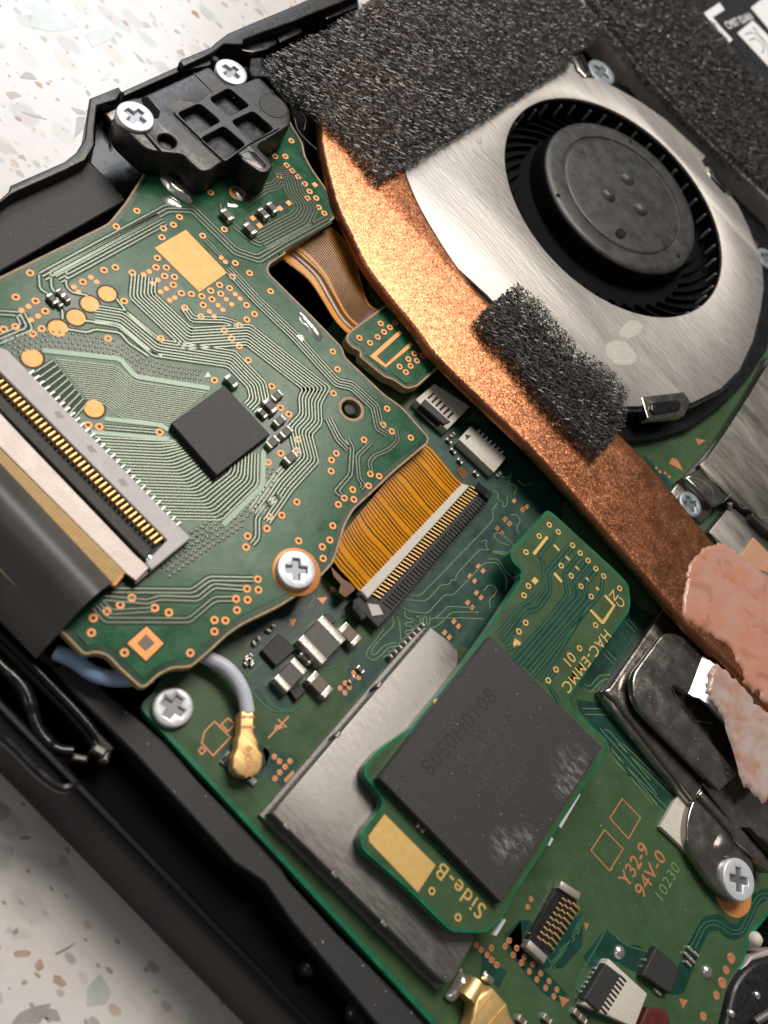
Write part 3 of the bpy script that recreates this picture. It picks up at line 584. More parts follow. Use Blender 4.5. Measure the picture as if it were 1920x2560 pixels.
for k, x, y in [('q', 310, 775), ('q', 270, 850), ('q', 230, 920), ('q', 195, 1000), ('q', 340, 1260), ('q', 360, 1290)]: c = at(k, x, y, 0.2); inst('lead', PIN, (c.x, c.y, 0.02), mb, 0.15)
for x, y, a in [(710, 945, 0), (755, 905, 0), (690, 840, 0), (800, 830, 0), (730, 770, 0)]: c = at('q', x, y, 0.15); inst('lead', PIN, (c.x, c.y, 0.02), mb, 0.0)
for k, x, y in [('l', 785, 1235), ('l', 1305, 1350)]:
    make('solder_dome', lathe(at(k, x, y, 0.15), [(0.48, 0.0), (0.44, 0.1), (0.33, 0.2), (0.18, 0.26), (0.06, 0.28)], 20), 'tin', mb)
make('solder_ring', lathe(at('l', 1455, 880, 0.02), [(1.75, 0.0), (1.72, 0.03), (0.5, 0.032)], 40), 'copper_pad', mb)
# board-to-board socket
s_ax = math.atan2(*(at('l', 495, 850, 0.7) - at('l', 270, 1250, 0.7)).yx)
sk = make('board_socket', slab(fillet(ccw(ol('l', [(430, 815), (550, 890), (335, 1295), (218, 1195)], 0.55)), 0.12, 2), 0.02, 0.55, ch=0.06), 'black', mb)
for p_, q_ in [(('l', 425, 830), ('l', 545, 905)), (('l', 235, 1180), ('l', 345, 1280))]:
    make('end_cap', slab(barp(at(*p_, 0.8), at(*q_, 0.8), 0.55), 0.1, 0.85, ch=0.12, seg=2), 'tincap', sk)
PG = mesh_of('socket_pin', slab(fillet(rectp((0, 0), 0.38, 0.13), 0.04, 2), 0, 0.22, ch=0.05, seg=2), 'gold')
for i in range(9):
    for j, t in enumerate((0.02, 0.30, 0.55, 0.80, 1.06)):
        a, b = at('l', 415 - 14 * 0, 905, 0.6), at('l', 540, 965, 0.6); a2, b2 = at('l', 270, 1130, 0.6), at('l', 390, 1205, 0.6)
        p = a.lerp(b, t).lerp(a2.lerp(b2, t), i / 8); inst('pin', PG, (p.x, p.y, 0.42 if 0.1 < t < 1 else 0.1), sk, 0.0 + (0.05 if j % 2 else 0))
# small white connectors by the heat pipe and at the lower right
def fcon(z, pts, k, m='white', name='connector', h=0.9): return make(name, slab(fillet(ccw(ol(k, pts, h)), 0.08, 2), 0.02, h, ch=0.08, seg=2), m, mb)
cn = fcon(0, [(1130, 850), (1340, 985), (1205, 1125), (1015, 945)], 'e')
make('latch', slab(ol('e', [(1075, 940), (1225, 1075), (1185, 1095), (1045, 975)], 1.05), 0.3, 1.05, ch=0.08), 'chip', cn)
for i in range(6):
    p = at('e', 1110, 920, 1.0).lerp(at('e', 1225, 1035, 1.0), i / 5); make('pin', slab(rectp(p, 0.16, 0.75), 0.6, 1.0, ch=0.03), 'black_gloss', cn)
cn2 = fcon(0, [(1345, 1100), (1555, 1290), (1482, 1378), (1272, 1180)], 'e')
for i in range(7):
    p = at('e', 1330, 1235, 0.3).lerp(at('e', 1435, 1335, 0.3), i / 6); make('pin', slab(rectp(p + Vector((-.1, -.25)), 0.13, 0.6), 0.02, 0.3, ch=0.03), 'tincap', cn2)
    p = at('e', 1395, 1130, 1.1).lerp(at('e', 1530, 1255, 1.1), i / 6); make('tooth', slab(rectp(p, 0.2, 0.42), 0.8, 1.05, ch=0.05), 'greyw', cn2)
make('slot', slab(ol('e', [(1310, 1150), (1345, 1160), (1320, 1185)], 0.92), 0.88, 0.915), 'black', cn2)
for x, y, ax in [(1240, 1250, 'x'), (1280, 1310, 'x'), (1215, 1190, 'x'), (1375, 1385, 'x'), (1510, 1390, 'y'), (1235, 1155, 'y')]: smd(mb, 'e', x, y, 0.55, 0.3, 0.3, ax, 'indbody')
cn3 = fcon(0, [(715, 1270), (945, 1480), (870, 1680), (560, 1545), (640, 1400)], 'l', h=0.8)
make('latch', slab(ol('l', [(700, 1300), (790, 1370), (660, 1590), (570, 1510)], 1.0), 0.3, 1.0, ch=0.08), 'chip', cn3)
for i in range(9):
    p = at('l', 805, 1390, 0.9).lerp(at('l', 690, 1580, 0.9), i / 8); make('pin', slab(rectp(p, 0.6, 0.13), 0.6, 0.88, ch=0.03), 'black_gloss', cn3)
    if i < 6: p = at('l', 655, 1340, 0.3).lerp(at('l', 570, 1480, 0.3), i / 5); make('solder_tail', slab(rectp(p, 0.45, 0.16), 0.02, 0.3, ch=0.05), 'tincap', cn3)
for x, y in [(530, 1600), (560, 1630), (350, 1630), (200, 1640)]: smd(mb, 'l', x, y, 0.7, 0.4, 0.4, 'x')
# long flip-lock connector under the amber cable
fc = make('ribbon_connector', slab(om(0.95, ('h', [(636, 600), (700, 560), (1310, -90), (1395, -90), (1470, -60), (1440, -10), (1080, 430), (860, 690), (795, 755)])), 0.02, 0.95, ch=0.06), 'black_matte', mb)
make('white_stiffener', slab(om(1.35, ('h', [(688, 535), (1292, -100), (1340, -85), (735, 585)])), 0.5, 1.35, ch=0.06), 'white', fc)
make('end_post', slab(ol('h', [(645, 590), (735, 690), (700, 720), (640, 640)], 1.3), 0.3, 1.3, ch=0.08), 'black_gloss', fc); make('end_post', slab(ol('h', [(1390, -110), (1475, -40), (1450, 0), (1370, -70)], 1.3), 0.3, 1.3, ch=0.08), 'black_gloss', fc)
make('end_notch', slab(ol('h', [(730, 610), (800, 620), (830, 680), (760, 690)], 1.05), 0.9, 1.05, ch=0.05), 'greyw', fc)
for i in range(40):
    a = at('h', 750, 545, 1.15).lerp(at('h', 1345, -85, 1.15), i / 39); b = at('h', 810, 585, 1.0).lerp(at('h', 1395, -45, 1.0), i / 39)
    make('pin', slab(barp(a, b, 0.13), 0.9, 1.12, ch=0.03), 'gold', fc)
    a = at('h', 830, 600, 1.1).lerp(at('h', 1400, -30, 1.1), i / 39); b = at('h', 880, 640, 1.1).lerp(at('h', 1450, 10, 1.1), i / 39)
    if i % 1 == 0: make('rib', slab(barp(a, b, 0.14), 0.9, 1.03, ch=0.03), 'black', fc)
# small coaxial socket parts
make('antenna_socket', slab(fillet(ccw(ol('g', [(1310, 1540), (1390, 1470), (1560, 1480), (1580, 1560), (1480, 1660), (1400, 1650)], 0.3)), 0.15, 2), 0.02, 0.35, ch=0.06), 'black', mb)
make('solder_tab', merge(box(at('g', 1345, 1530, 0.2), 0.5, 0.9, 0.02, 0.3, 0.2, 0.08), box(at('g', 1490, 1655, 0.2), 0.8, 0.45, 0.02, 0.3, 0.0, 0.08)), 'tin', mb)

# ---- tin shield on the main board (under the eMMC module)
sh_o = om(1.5, ('h', [(330, 1655)]), ('k', [(160, 408), (1110, 1345), (1200, 1430), (1240, 1400), (1372, 1160), (1250, 900)]), ('h', [(1275, 890), (1215, 830), (1105, 748)]))
sh = make('tin_shield', slab(sh_o, 0.35, 1.5, ch=0.16, seg=3), 'shield', mb)
fr_ = ol('k', [(110, 420), (160, 395), (1130, 1360), (1190, 1450), (1140, 1470)], 0.4)
make('shield_frame', slab(inset(ccw(sh_o), -0.28), 0.02, 0.32, ch=0.05), 'shield', sh)
for k, x, y, a in [('k', 535, 775, 0), ('k', 825, 1065, 0), ('h', 800, 1100, 1), ('h', 555, 1395, 1), ('k', 250, 490, 0)]:
    c = at(k, x, y, 1.35); make('shield_tab', slab(fillet(ccw(rectp(c, 0.5, 0.3, PI / 2 * a)), 0.08, 2), 0.3, 1.52, ch=0.1, seg=2), 'shield', sh)
for i in range(8): make('shield_clip', box(at('h', 870, 925, 0.5).lerp(at('h', 1060, 740, 0.5), i / 7), 0.35, 0.22, 0.02, 0.6, 0, 0.06), 'tincap', sh)

# ================================================================== DAUGHTER BOARD (upper left)
ZD = 2.6
db = thing('card_reader_circuit_board', 'green circuit board at left with round gold pads and square black chip', 'circuit board', (-18, 32, ZD - 0.8))
do = ccw(om(ZD, ('a', [(-400, 1830), (0, 1638), (640, 1322), (740, 1200), (800, 1105), (870, 995)]), ('b', [(-150, 560), (200, 560), (290, 750), (350, 845), (362, 920), (405, 1000), (490, 1120), (545, 1290), (240, 1490)]),
            ('e', [(250, 78), (150, 145), (142, 190), (380, 425), (585, 635), (600, 690), (625, 715), (840, 920), (880, 945), (935, 985), (1098, 1170), (1092, 1205), (1050, 1240), (900, 1365), (780, 1480), (650, 1600)]),
            ('h', [(600, 150), (555, 300), (530, 375), (400, 515), (200, 640), (0, 735)]), ('g', [(1350, 800), (1250, 895), (1180, 955), (1130, 995), (1020, 998), (940, 1040), (870, 1108), (830, 1115), (710, 1005), (630, 920), (560, 905), (500, 925), (370, 790), (200, 620), (-350, 60)])))
do = fillet(do, 0.35, 2)
pinc = at('e', 635, 1003, ZD); pinh = circ(pinc, 0.78, 24)
make('board', slab(do, ZD - 0.8, ZD, [pinh], ch=0.03), 'fr4', db)
make('mask_layer', slab(inset(do, 0.17), ZD - 0.01, ZD + 0.02, [circ(pinc, 0.98, 24)], bottom=False), 'mask', db)
po = inset(do, 0.52)
make('copper_pour', slab(po, ZD, ZD + 0.05, [circ(pinc, 1.15, 24)], ch=0.02, bottom=False), 'pour', db)
ZP = ZD + 0.05
make('hole_ring', slab(circ(pinc, 1.02, 28), ZD - 0.1, ZD + 0.035, [circ(pinc, 0.78, 28)], ch=0.02), 'fr4', db)
# vias
VL = [('a', [(925, 1008), (810, 1250), (688, 1343), (1063, 1287), (1027, 1333), (968, 1355), (958, 1408), (1247, 1142), (1328, 1360), (1200, 1398)]),
      ('b', [(280, 835), (245, 928), (185, 928), (252, 980), (285, 1013), (208, 1043), (320, 1048), (360, 1090), (388, 1135), (375, 1175), (427, 1175), (443, 1230), (475, 1265)]),
      ('d', [(178, 197), (93, 340), (210, 363), (268, 423), (92, 515), (22, 530), (247, 527), (195, 557), (490, 250), (616, 180), (683, 164), (783, 195), (735, 363), (640, 585), (952, 585), (932, 108), (924, 164), (985, 165), (975, 215), (1033, 220), (1026, 267), (1075, 317), (1133, 321), (1095, 403), (1190, 455), (1195, 335), (1248, 302), (1300, 268), (1360, 287), (1307, 320), (1255, 353), (1203, 387), (1393, 138), (1376, 218), (1478, 197), (1603, 305), (1460, 387), (1507, 440), (1462, 473), (1417, 507), (1328, 537), (1372, 585), (1416, 630), (1470, 713), (1270, 832), (1610, 868), (522, 1097), (588, 1107), (945, 1140), (1588, 1318), (1597, 1640)]),
      ('e', [(215, 995), (265, 1033), (318, 1183), (313, 1248), (217, 1265), (525, 662), (553, 767), (530, 910), (847, 1000), (824, 1095), (875, 1135), (987, 1172), (710, 1185), (546, 1265), (517, 1305), (515, 1370), (748, 1387), (800, 1400), (737, 1457), (643, 1480), (593, 1530), (650, 1538), (558, 1568), (312, 1553), (223, 1632)]),
      ('h', [(525, 153), (508, 238), (323, 243), (463, 278), (468, 347)]),
      ('g', [(1527, 470), (1463, 527), (1530, 533), (1398, 587), (1466, 592), (1403, 653), (1270, 712), (1335, 715), (1270, 780), (1127, 907), (737, 905), (541, 787), (553, 700), (633, 660), (712, 623), (781, 580), (917, 640), (1000, 668), (1467, 215), (1457, 280), (1580, 170)])]
HALO = mesh_of('via_clearance', lathe((0, 0), [(0.36, 0), (0.345, 0.012), (0.2, 0.013)], 16), 'chan')
for k, lst in VL:
    for x, y in lst:
        c = at(k, x, y, ZP); inst('via', VIA, (c.x, c.y, ZP + 0.004), db)
# traces on the daughter board
chn, trc = [], []
def bundle(p, n, pitch, w, soft=0.15, ext=0.12):
    p = [q for q in p]; half = (n - 1) / 2
    chn.append(ribbon(soften(p, soft), (n - 1) * pitch + w + 2 * ext, ZP - 0.02, ZP + 0.007 + 0.0004 * (len(chn) % 9), 0.985))
    for i in range(n): trc.append(ribbon(soften(offs(p, (i - half) * pitch), soft), w * 1.2, ZP - 0.01, ZP + 0.045, 0.66))
def fan(U, Lw, n, wfac=0.6, soft=0.2):
    ls = lerp_lines(U, Lw, n)
    V = [(p.x, p.y, ZP + 0.011) for q in (U, Lw) for p in q]; m = len(U); F = [(i, i + 1, m + i + 1, m + i) for i in range(m - 1)]
    F = [f if (Vector(V[f[1]]) - Vector(V[f[0]])).cross(Vector(V[f[2]]) - Vector(V[f[0]])).z > 0 else f[::-1] for f in F]
    chn.append((V, F))
    for l in ls:
        j = len(l) // 2; pit = (U[j] - Lw[j]).length / (n - 1)
        trc.append(ribbon(soften(l, soft), max(0.05, pit * wfac), ZP, ZP + 0.04, 0.55))
B = lambda z, *s: om(z, *s)
bundle(B(ZP, ('a', [(250, 1640), (990, 1236), (1140, 1240), (1395, 1490), (1530, 1535)]), ('b', [(240, 1440), (500, 1295)])), 3, 0.30, 0.14)
bundle(B(ZP, ('a', [(330, 1640), (960, 1300)])), 5, 0.26, 0.12)
bundle(B(ZP, ('b', [(95, 1430), (340, 1300), (372, 1230), (300, 1130), (292, 1070), (215, 990)])), 8, 0.25, 0.12, 0.25)
bundle(B(ZP, ('b', [(0, 1200), (120, 1120), (190, 1100), (250, 1010)])), 4, 0.24, 0.11)
bundle(B(ZP, ('a', [(1390, 1340), (1510, 1440), (1545, 1450)])), 2, 0.3, 0.13); bundle(B(ZP, ('a', [(1305, 1210), (1320, 1300)])), 1, 0.3, 0.13)
bundle(B(ZP, ('d', [(852, 215), (842, 330), (1112, 585), (1470, 562)]), ('e', [(60, 590), (430, 880), (390, 950), (395, 1060), (330, 1130), (370, 1290), (230, 1440), (90, 1640)])), 8, 0.235, 0.12)
bundle(B(ZP, ('d', [(560, 440), (720, 465), (930, 640), (1370, 705), (1520, 860), (1540, 960), (1490, 1010)])), 7, 0.23, 0.11)
bundle(B(ZP, ('d', [(1090, 400), (1140, 470), (1330, 475), (1400, 500)])), 3, 0.23, 0.11)
bundle(B(ZP, ('a', [(1215, 1420), (1310, 1520)])), 2, 0.22, 0.1)
bundle(B(ZP, ('d', [(1350, 170), (1470, 300)]), ('e', [(80, 360), (300, 570), (480, 770), (550, 845), (640, 865), (775, 990), (800, 1110), (850, 1140)])), 4, 0.235, 0.12)
bundle(B(ZP, ('e', [(610, 1180), (640, 1230), (630, 1390), (545, 1490), (585, 1520)])), 2, 0.25, 0.12); bundle(B(ZP, ('e', [(500, 1060), (560, 1180), (620, 1240)])), 3, 0.23, 0.11)
bundle(B(ZP, ('e', [(900, 1130), (910, 1190), (860, 1240), (770, 1280), (740, 1320), (755, 1380)])), 2, 0.22, 0.11); bundle(B(ZP, ('e', [(750, 1200), (670, 1280), (680, 1420), (710, 1450), (690, 1480)])), 2, 0.22, 0.11)
bundle(B(ZP, ('g', [(600, 535), (1140, 540), (1240, 466), (1500, 470)])), 2, 0.26, 0.13); bundle(B(ZP, ('g', [(620, 582), (880, 604), (940, 580), (1170, 588), (1265, 510), (1440, 522)])), 2, 0.26, 0.13)
bundle(B(ZP, ('g', [(560, 632), (625, 712), (1120, 714), (1270, 588), (1375, 586)])), 2, 0.28, 0.13); bundle(B(ZP, ('g', [(600, 606), (660, 665), (905, 650)])), 2, 0.26, 0.12)
bundle(B(ZP, ('g', [(1490, 265), (1525, 225), (1525, 110), (1570, 40), (1659, -30)])), 2, 0.25, 0.12)
bundle(B(ZP, ('d', [(-30, 600), (160, 520), (120, 440)])), 3, 0.28, 0.13); bundle(B(ZP, ('d', [(-30, 430), (120, 440)])), 2, 0.28, 0.13)
bundle(B(ZP, ('d', [(230, 210), (235, 290), (330, 350), (370, 420), (370, 470)])), 1, 0.3, 0.14); bundle(B(ZP, ('d', [(395, 190), (390, 270), (420, 310), (520, 330)])), 1, 0.3, 0.14); bundle(B(ZP, ('d', [(300, 200), (305, 290), (350, 330)])), 1, 0.3, 0.14)
bundle(B(ZP, ('d', [(690, 350), (760, 440), (950, 610)])), 1, 0.3, 0.14); bundle(B(ZP, ('d', [(400, 530), (520, 550), (560, 530), (710, 550), (760, 610), (880, 690)])), 1, 0.3, 0.14); bundle(B(ZP, ('d', [(500, 480), (700, 500), (860, 640), (960, 690)])), 1, 0.3, 0.14)
bundle(B(ZP, ('d', [(620, 1110), (930, 1135)])), 2, 0.2, 0.08)
fan(ol('d', [(1225, 905), (800, 842), (690, 748), (330, 708)], ZP), ol('d', [(1005, 1095), (725, 1055), (605, 962), (522, 955)], ZP), 19, 0.56)
fan(ol('d', [(560, 1168), (900, 1186), (1000, 1192), (1045, 1185)], ZP), ol('d', [(1020, 1655), (1310, 1660), (1525, 1450), (1528, 1270)], ZP), 27, 0.56)
fan(ol('d', [(180, 800), (315, 712)], ZP), ol('d', [(430, 1065), (515, 968)], ZP), 10, 0.66)
make('trace_clearance', merge(*chn), 'chan', db, smooth=False, kind='stuff')
make('trace', merge(*trc), 'trace', db, kind='stuff')
# wide guard strips beside the dense fans
gd = [ribbon(soften(ol('d', p, ZP), 0.2), w, ZP - 0.01, ZP + 0.05, 0.85) for p, w in [([(250, 655), (710, 705), (800, 810), (1240, 880)], 0.42), ([(620, 1060), (960, 1100), (1000, 1130)], 0.35), ([(540, 1140), (1000, 1180)], 0.35), ([(1320, 1690), (1555, 1460), (1560, 1250), (1600, 1180)], 0.42)]]
for q in gd: make('guard_trace', q, 'guard', db)
# relief dots (stitching) along the fans
dots = []
def dotband(path, nw, pitch):
    for i in range(len(path) - 1):
        a, b = path[i], path[i + 1]; d = b - a; n = max(1, int(d.length / pitch)); nn = Vector((-d.y, d.x)).normalized()
        for j in range(n):
            for k in range(nw):
                p = a + d * (j / n) + nn * (k - (nw - 1) / 2) * pitch + d.normalized() * (pitch / 2 if k % 2 else 0)
                if inside(p, po): dots.append(lathe((p.x, p.y), [(0.13, ZP), (0.115, ZP + 0.03), (0.07, ZP + 0.045)], 8))
dotband(ol('d', [(60, 630), (260, 580), (450, 600), (690, 640), (830, 740), (1010, 790), (1200, 815)], ZP), 4, 0.36)
dotband(ol('g', [(960, 400), (1200, 230), (1420, 90)], ZP), 5, 0.36); dotband(ol('d', [(1420, 1640), (1560, 1480), (1620, 1340)], ZP), 3, 0.36)
dotband(ol('g', [(1080, 250), (1250, 180)], ZP), 3, 0.36)
make('relief_dot', merge(*dots), 'trace', db, kind='stuff')
beds = [ribbon(soften(ol(k, p, ZP), .3), w, ZP - .01, ZP + 0.0085 + .001 * i, .99) for i, (k, p, w) in enumerate([('d', [(40, 640), (260, 580), (450, 600), (690, 640), (830, 740), (1010, 790), (1215, 817)], 1.5), ('g', [(940, 410), (1200, 230), (1430, 80)], 1.9), ('d', [(1400, 1660), (1560, 1480), (1630, 1330)], 1.2)])]
make('dot_bed', merge(*beds), 'mask', db, kind='stuff')
# pads
for x, y, r_ in [(635, 320, .62), (532, 380, .62), (450, 460, .62), (343, 525, .64), (190, 700, .66), (557, 1000, .64)]:
    c = at('d', x, y, ZP); make('round_pad', lathe(c, [(r_, ZP), (r_ * .96, ZP + 0.03), (r_ * .5, ZP + 0.032)], 28), 'copper_pad', db)
    make('pad_clearance', lathe(c, [(r_ * 1.22, ZP - 0.01), (r_ * 1.2, ZP + 0.006), (r_ * .9, ZP + 0.007)], 28), 'chan', db)
for x, y in [(437, 280), (463, 310), (538, 222), (572, 250), (850, 205), (884, 188), (903, 257), (935, 238), (951, 308), (985, 290), (1005, 358), (1035, 343), (1240, 425), (1268, 453), (1292, 388), (1320, 415), (1340, 352), (1372, 382), (1393, 322), (1422, 348), (1310, 105), (1335, 130), (127, 418), (168, 395), (182, 475), (224, 452)]:
    c = at('d', x, y, ZP); inst('pad', DOT, (c.x, c.y, ZP + 0.01), db)
ptch = [flatpoly('d', [(380, 260), (470, 220), (560, 190), (650, 250), (700, 330), (640, 400), (520, 450), (400, 560), (270, 580), (290, 480), (360, 420), (330, 330)], ZP, 0.004), flatpoly('d', [(820, 190), (960, 140), (1100, 300), (1010, 390)], ZP, 0.004), flatpoly('d', [(1180, 390), (1370, 270), (1460, 350), (1280, 480)], ZP, 0.004), flatpoly('d', [(80, 420), (220, 340), (290, 430), (180, 510)], ZP, 0.004), flatpoly('d', [(1280, 95), (1320, 80), (1365, 135), (1335, 155)], ZP, 0.004),
        flatpoly('a', [(1440, 1330), (1520, 1230), (1600, 1190), (1659, 1220), (1659, 1290), (1560, 1390), (1490, 1410)], ZP, 0.004), flatpoly('b', [(0, 1290), (60, 1240), (250, 1170), (300, 1210), (180, 1290), (60, 1380)], ZP, 0.0048), flatpoly('e', [(60, 1010), (190, 890), (330, 1130), (330, 1300), (240, 1330), (120, 1200)], ZP, 0.004)]
make('pad_clearance', merge(*ptch), 'mask', db, kind='stuff')
make('rectangular_pad', slab(ol('a', [(915, 1470), (1100, 1362), (1345, 1617), (1180, 1732)], ZP), ZP, ZP + 0.03, ch=0.01), 'copper_pad', db)
make('square_pad', slab(ol('g', [(868, 748), (970, 850), (865, 955), (752, 850)], ZP), ZP, ZP + 0.03, [ol('g', [(865, 797), (916, 850), (862, 898), (812, 850)], ZP)], ch=0.01), 'copper_pad', db)
make('pad_clearance', slab(inset(ccw(ol('g', [(868, 748), (970, 850), (865, 955), (752, 850)], ZP)), -0.12), ZP - 0.01, ZP + 0.006), 'chan', db)
make('pad_centre', slab(ol('g', [(865, 797), (916, 850), (862, 898), (812, 850)], ZP), ZP, ZP + 0.012), 'capbody', db)
sqpads('b', [(52, 1293), (92, 1337), (265, 1203), (213, 1235), (420, 1095)], db, ZP + 0.01, 0.42, 0.42, 'copper_pad')
def blob(name, k, pts, z, h, m, parent, step=0.25, nz=0.0):
    return make(name, heightfield(spline(ccw(ol(k, pts, z)), 5, True), step, lambda p, d: z + h * min(1, d / 0.45) ** 0.6 + (noise.noise((p.x * 1.7, p.y * 1.7, 3)) * nz if d > 0.01 else 0)), m, parent, angle=60)
blob('solder_joint', 'a', [(940, 1040), (990, 1035), (1080, 1090), (1140, 1150), (1130, 1205), (1070, 1180), (990, 1120)], ZP, 0.30, 'tin', db, nz=0.07)
blob('solder_joint', 'a', [(965, 1170), (1010, 1160), (1080, 1215), (1060, 1230), (990, 1215)], ZP, 0.15, 'tin', db, nz=0.05)
blob('solder_joint', 'e', [(315, 440), (350, 430), (440, 525), (465, 580), (435, 600), (370, 530)], ZP, 0.30, 'tin', db, nz=0.05)
blob('solder_joint', 'e', [(300, 545), (340, 560), (365, 590), (340, 600)], ZP, 0.12, 'tin', db, nz=0.03)
make('round_pad', lathe(at('a', 1405, 1145, ZP), [(0.66, ZP), (0.63, ZP + 0.03), (0.3, ZP + 0.03)], 24), 'copper_pad', db)
blob('solder_joint', 'a', [(1370, 1115), (1420, 1115), (1450, 1160), (1430, 1190), (1390, 1165)], ZP, 0.2, 'tin', db, nz=0.08)
blob('solder_joint', 'a', [(1340, 1205), (1400, 1205), (1410, 1225), (1360, 1225)], ZP, 0.1, 'tin', db, nz=0.03)
# chip and small parts
package(db, ZP, ZP + 0.7, 'd', [(1015, 1085), (1330, 860), (1600, 1150), (1285, 1395)], name='square_chip')
make('pin_one_mark', slab(ol('d', [(1232, 780), (1250, 812), (1208, 815)], ZP), ZP, ZP + 0.03), 'print', db)
for k, x, y, ax, s in [('e', 195, 925, 'y', 1), ('e', 155, 985, 'x', 1.15), ('e', 110, 1028, 'x', .8), ('e', 212, 1072, 'y', 1), ('e', 250, 1140, 'y', 1.05), ('e', 170, 1200, 'y', 1.05), ('e', 278, 1290, 'y', 1.15), ('d', 1372, 838, 'x', 1.05), ('a', 1345, 1275, 'x', 1.1), ('a', 1482, 1358, 'x', 1.1), ('a', 1560, 1265, 'x', 1), ('a', 1612, 1232, 'x', 1), ('d', 310, 350, 'x', .85), ('d', 345, 372, 'x', .7), ('d', 360, 318, 'x', .7), ('d', 388, 343, 'x', .7)]:
    smd(db, k, x, y, 0.98 * s, 0.56 * s, 0.5 * s, ax, 'indbody', ZP, name='capacitor')
# white flip-lock connector for the grey flat cable
zc = ZP + 0.9
A0, A1 = at('d', -120, 560, zc), at('g', 1070, 210, zc)
wc = make('flat_cable_connector', slab(ol('x', [(-200, -120), (0, 95), (60, 115), (1508, 1600), (1600, 1690), (1270, 1960), (1220, 1900), (1400, 1710), (0, 300), (-200, 90)], zc), ZP, zc, ch=0.05), 'greyw', db)
make('connector_bed', slab(ol('x', [(-200, 90), (0, 290), (1400, 1700), (1230, 1900), (0, 640), (-200, 440)], zc - 0.5), ZP, zc - 0.5), 'chip', db)
make('latch_bar', slab(ol('x', [(-200, 240), (0, 480), (1280, 1790), (1220, 1880), (0, 620), (-200, 400)], zc - 0.05), ZP + 0.2, zc - 0.05, ch=0.08), 'chip', db)
for x, y in [(495, 660), (765, 945), (1030, 1225)]: make('moulding_mark', slab(ol('x', [(x - 45, y - 25), (x + 5, y - 32), (x + 48, y + 28), (x - 10, y + 30)], zc), zc - 0.05, zc + 0.006), 'greyd', wc)
n = 40
for i in range(n):
    t = i / (n - 1)
    a = at('x', -40, 290, zc - .05).lerp(at('x', 1365, 1680, zc - .05), t); b = at('x', -105, 330, zc - .05).lerp(at('x', 1290, 1735, zc - .05), t)
    make('pin', slab(barp(a, b, 0.19), zc - 0.5, zc - 0.08, ch=0.06), 'gold', wc)
make('end_bracket', blob('x', 'x', [(1215, 1840), (1290, 1830), (1300, 1880), (1240, 1910)], zc - 0.2, 0.3, 'tin', wc, nz=0.1).data and ([(0, 0, 0)], []), 'tin', wc) if False else blob('end_bracket', 'x', [(1215, 1840), (1290, 1830), (1300, 1880), (1240, 1910)], zc - 0.2, 0.3, 'tin', wc, nz=0.1)
for i in range(30):       # soldered tails along the connector's long side
    c = at('x', 250, 320, ZP).lerp(at('x', 1480, 1590, ZP), i / 29); make('solder_tail', slab(fillet(rectp(c, 0.17, 0.7), 0.05, 2), ZP, ZP + 0.18, ch=0.06, seg=2), 'tincap', wc)

# ---- grey flat cable plugged into it
fcab = thing('flat_cable', 'wide dark grey flat cable with yellow edge curving into the white connector at left', 'cable', (-20, 15, 1))
stf = ol('x', [(-200, 420), (0, 645), (200, 860), (1130, 1830), (1250, 1940), (1140, 2050), (1060, 1990), (0, 930), (-200, 720)], zc - 0.1)
make('stiffener', slab(stf, zc - 0.3, zc - 0.1, ch=0.03), 'stiff', fcab)
make('stiffener_foot', slab(ol('x', [(1030, 1985), (1060, 1965), (1140, 2040), (1230, 1960), (1240, 1990), (1140, 2075)], zc - 0.32), zc - 0.42, zc - 0.32), 'maroon', fcab)
e0 = ol('x', [(-200, 700), (0, 915), (1050, 1985)], zc); 
pe = [at('x', -240, 700, zc), at('x', 1055, 1985, zc)]; pf = [at('x', -340, 790, zc + .3), at('x', 945, 2070, zc + .3)]
ye = slab([pe[0], pe[1], pf[1], pf[0]], zc - 0.25, zc - 0.04, ch=0.02); make('yellow_edge', ye, 'yellow', fcab)
for i in range(56):
    a = pe[0].lerp(pe[1], i / 55.5 + .004); b = pf[0].lerp(pf[1], i / 55.5 + .004); make('edge_track', slab(barp(a.lerp(b, .08), a.lerp(b, .95), 0.1), zc - 0.1, zc - 0.022, ch=0.02), 'yellow', fcab)
# bending film: strip lofted from the yellow edge, rising then diving toward the case wall
V, F = [], []; ns = 26
L0, L1 = at('P', -150, 1000, zc), at('x', 940, 2075, zc)
g0, g1 = at('r', 620, 330, 1.0), at('g', 370, 790, 1.0)
for j in range(ns + 1):
    t = j / ns
    s0 = Vector((L0.x, L0.y)); s1 = Vector((L1.x, L1.y)); dy = -5.4 * t
    z = zc + 0.15 + 1.5 * math.sin(min(1, t * 1.4) * PI) * (1 - t) - 4.4 * max(0, t - 0.45) ** 1.4 * 1.6
    for i in range(13):
        p = s0.lerp(s1, i / 12); V.append((p.x + 0.15 * dy * -1 * 0.2, p.y + dy, z))
for j in range(ns):
    for i in range(12): a = j * 13 + i; F.append((a, a + 1, a + 14, a + 13)[::-1])
b_ = len(V); V += [(x, y, z - 0.12) for x, y, z in V]; F += [tuple(i + b_ for i in f)[::-1] for f in F]
for j in range(ns): a = j * 13 + 12; F.append((a, a + 13, a + 13 + b_, a + b_)[::-1])
make('film', (V, F), 'film', fcab, angle=60)
make('edge_glue', blob('x', 'x', [(1000, 1995)] * 3, 0, 0, 'yellow', fcab) if False else slab(ol('x', [(930, 2085), (1020, 1990), (1040, 2010), (965, 2100)], zc), zc - 0.3, zc, ch=0.05), 'amber', fcab)

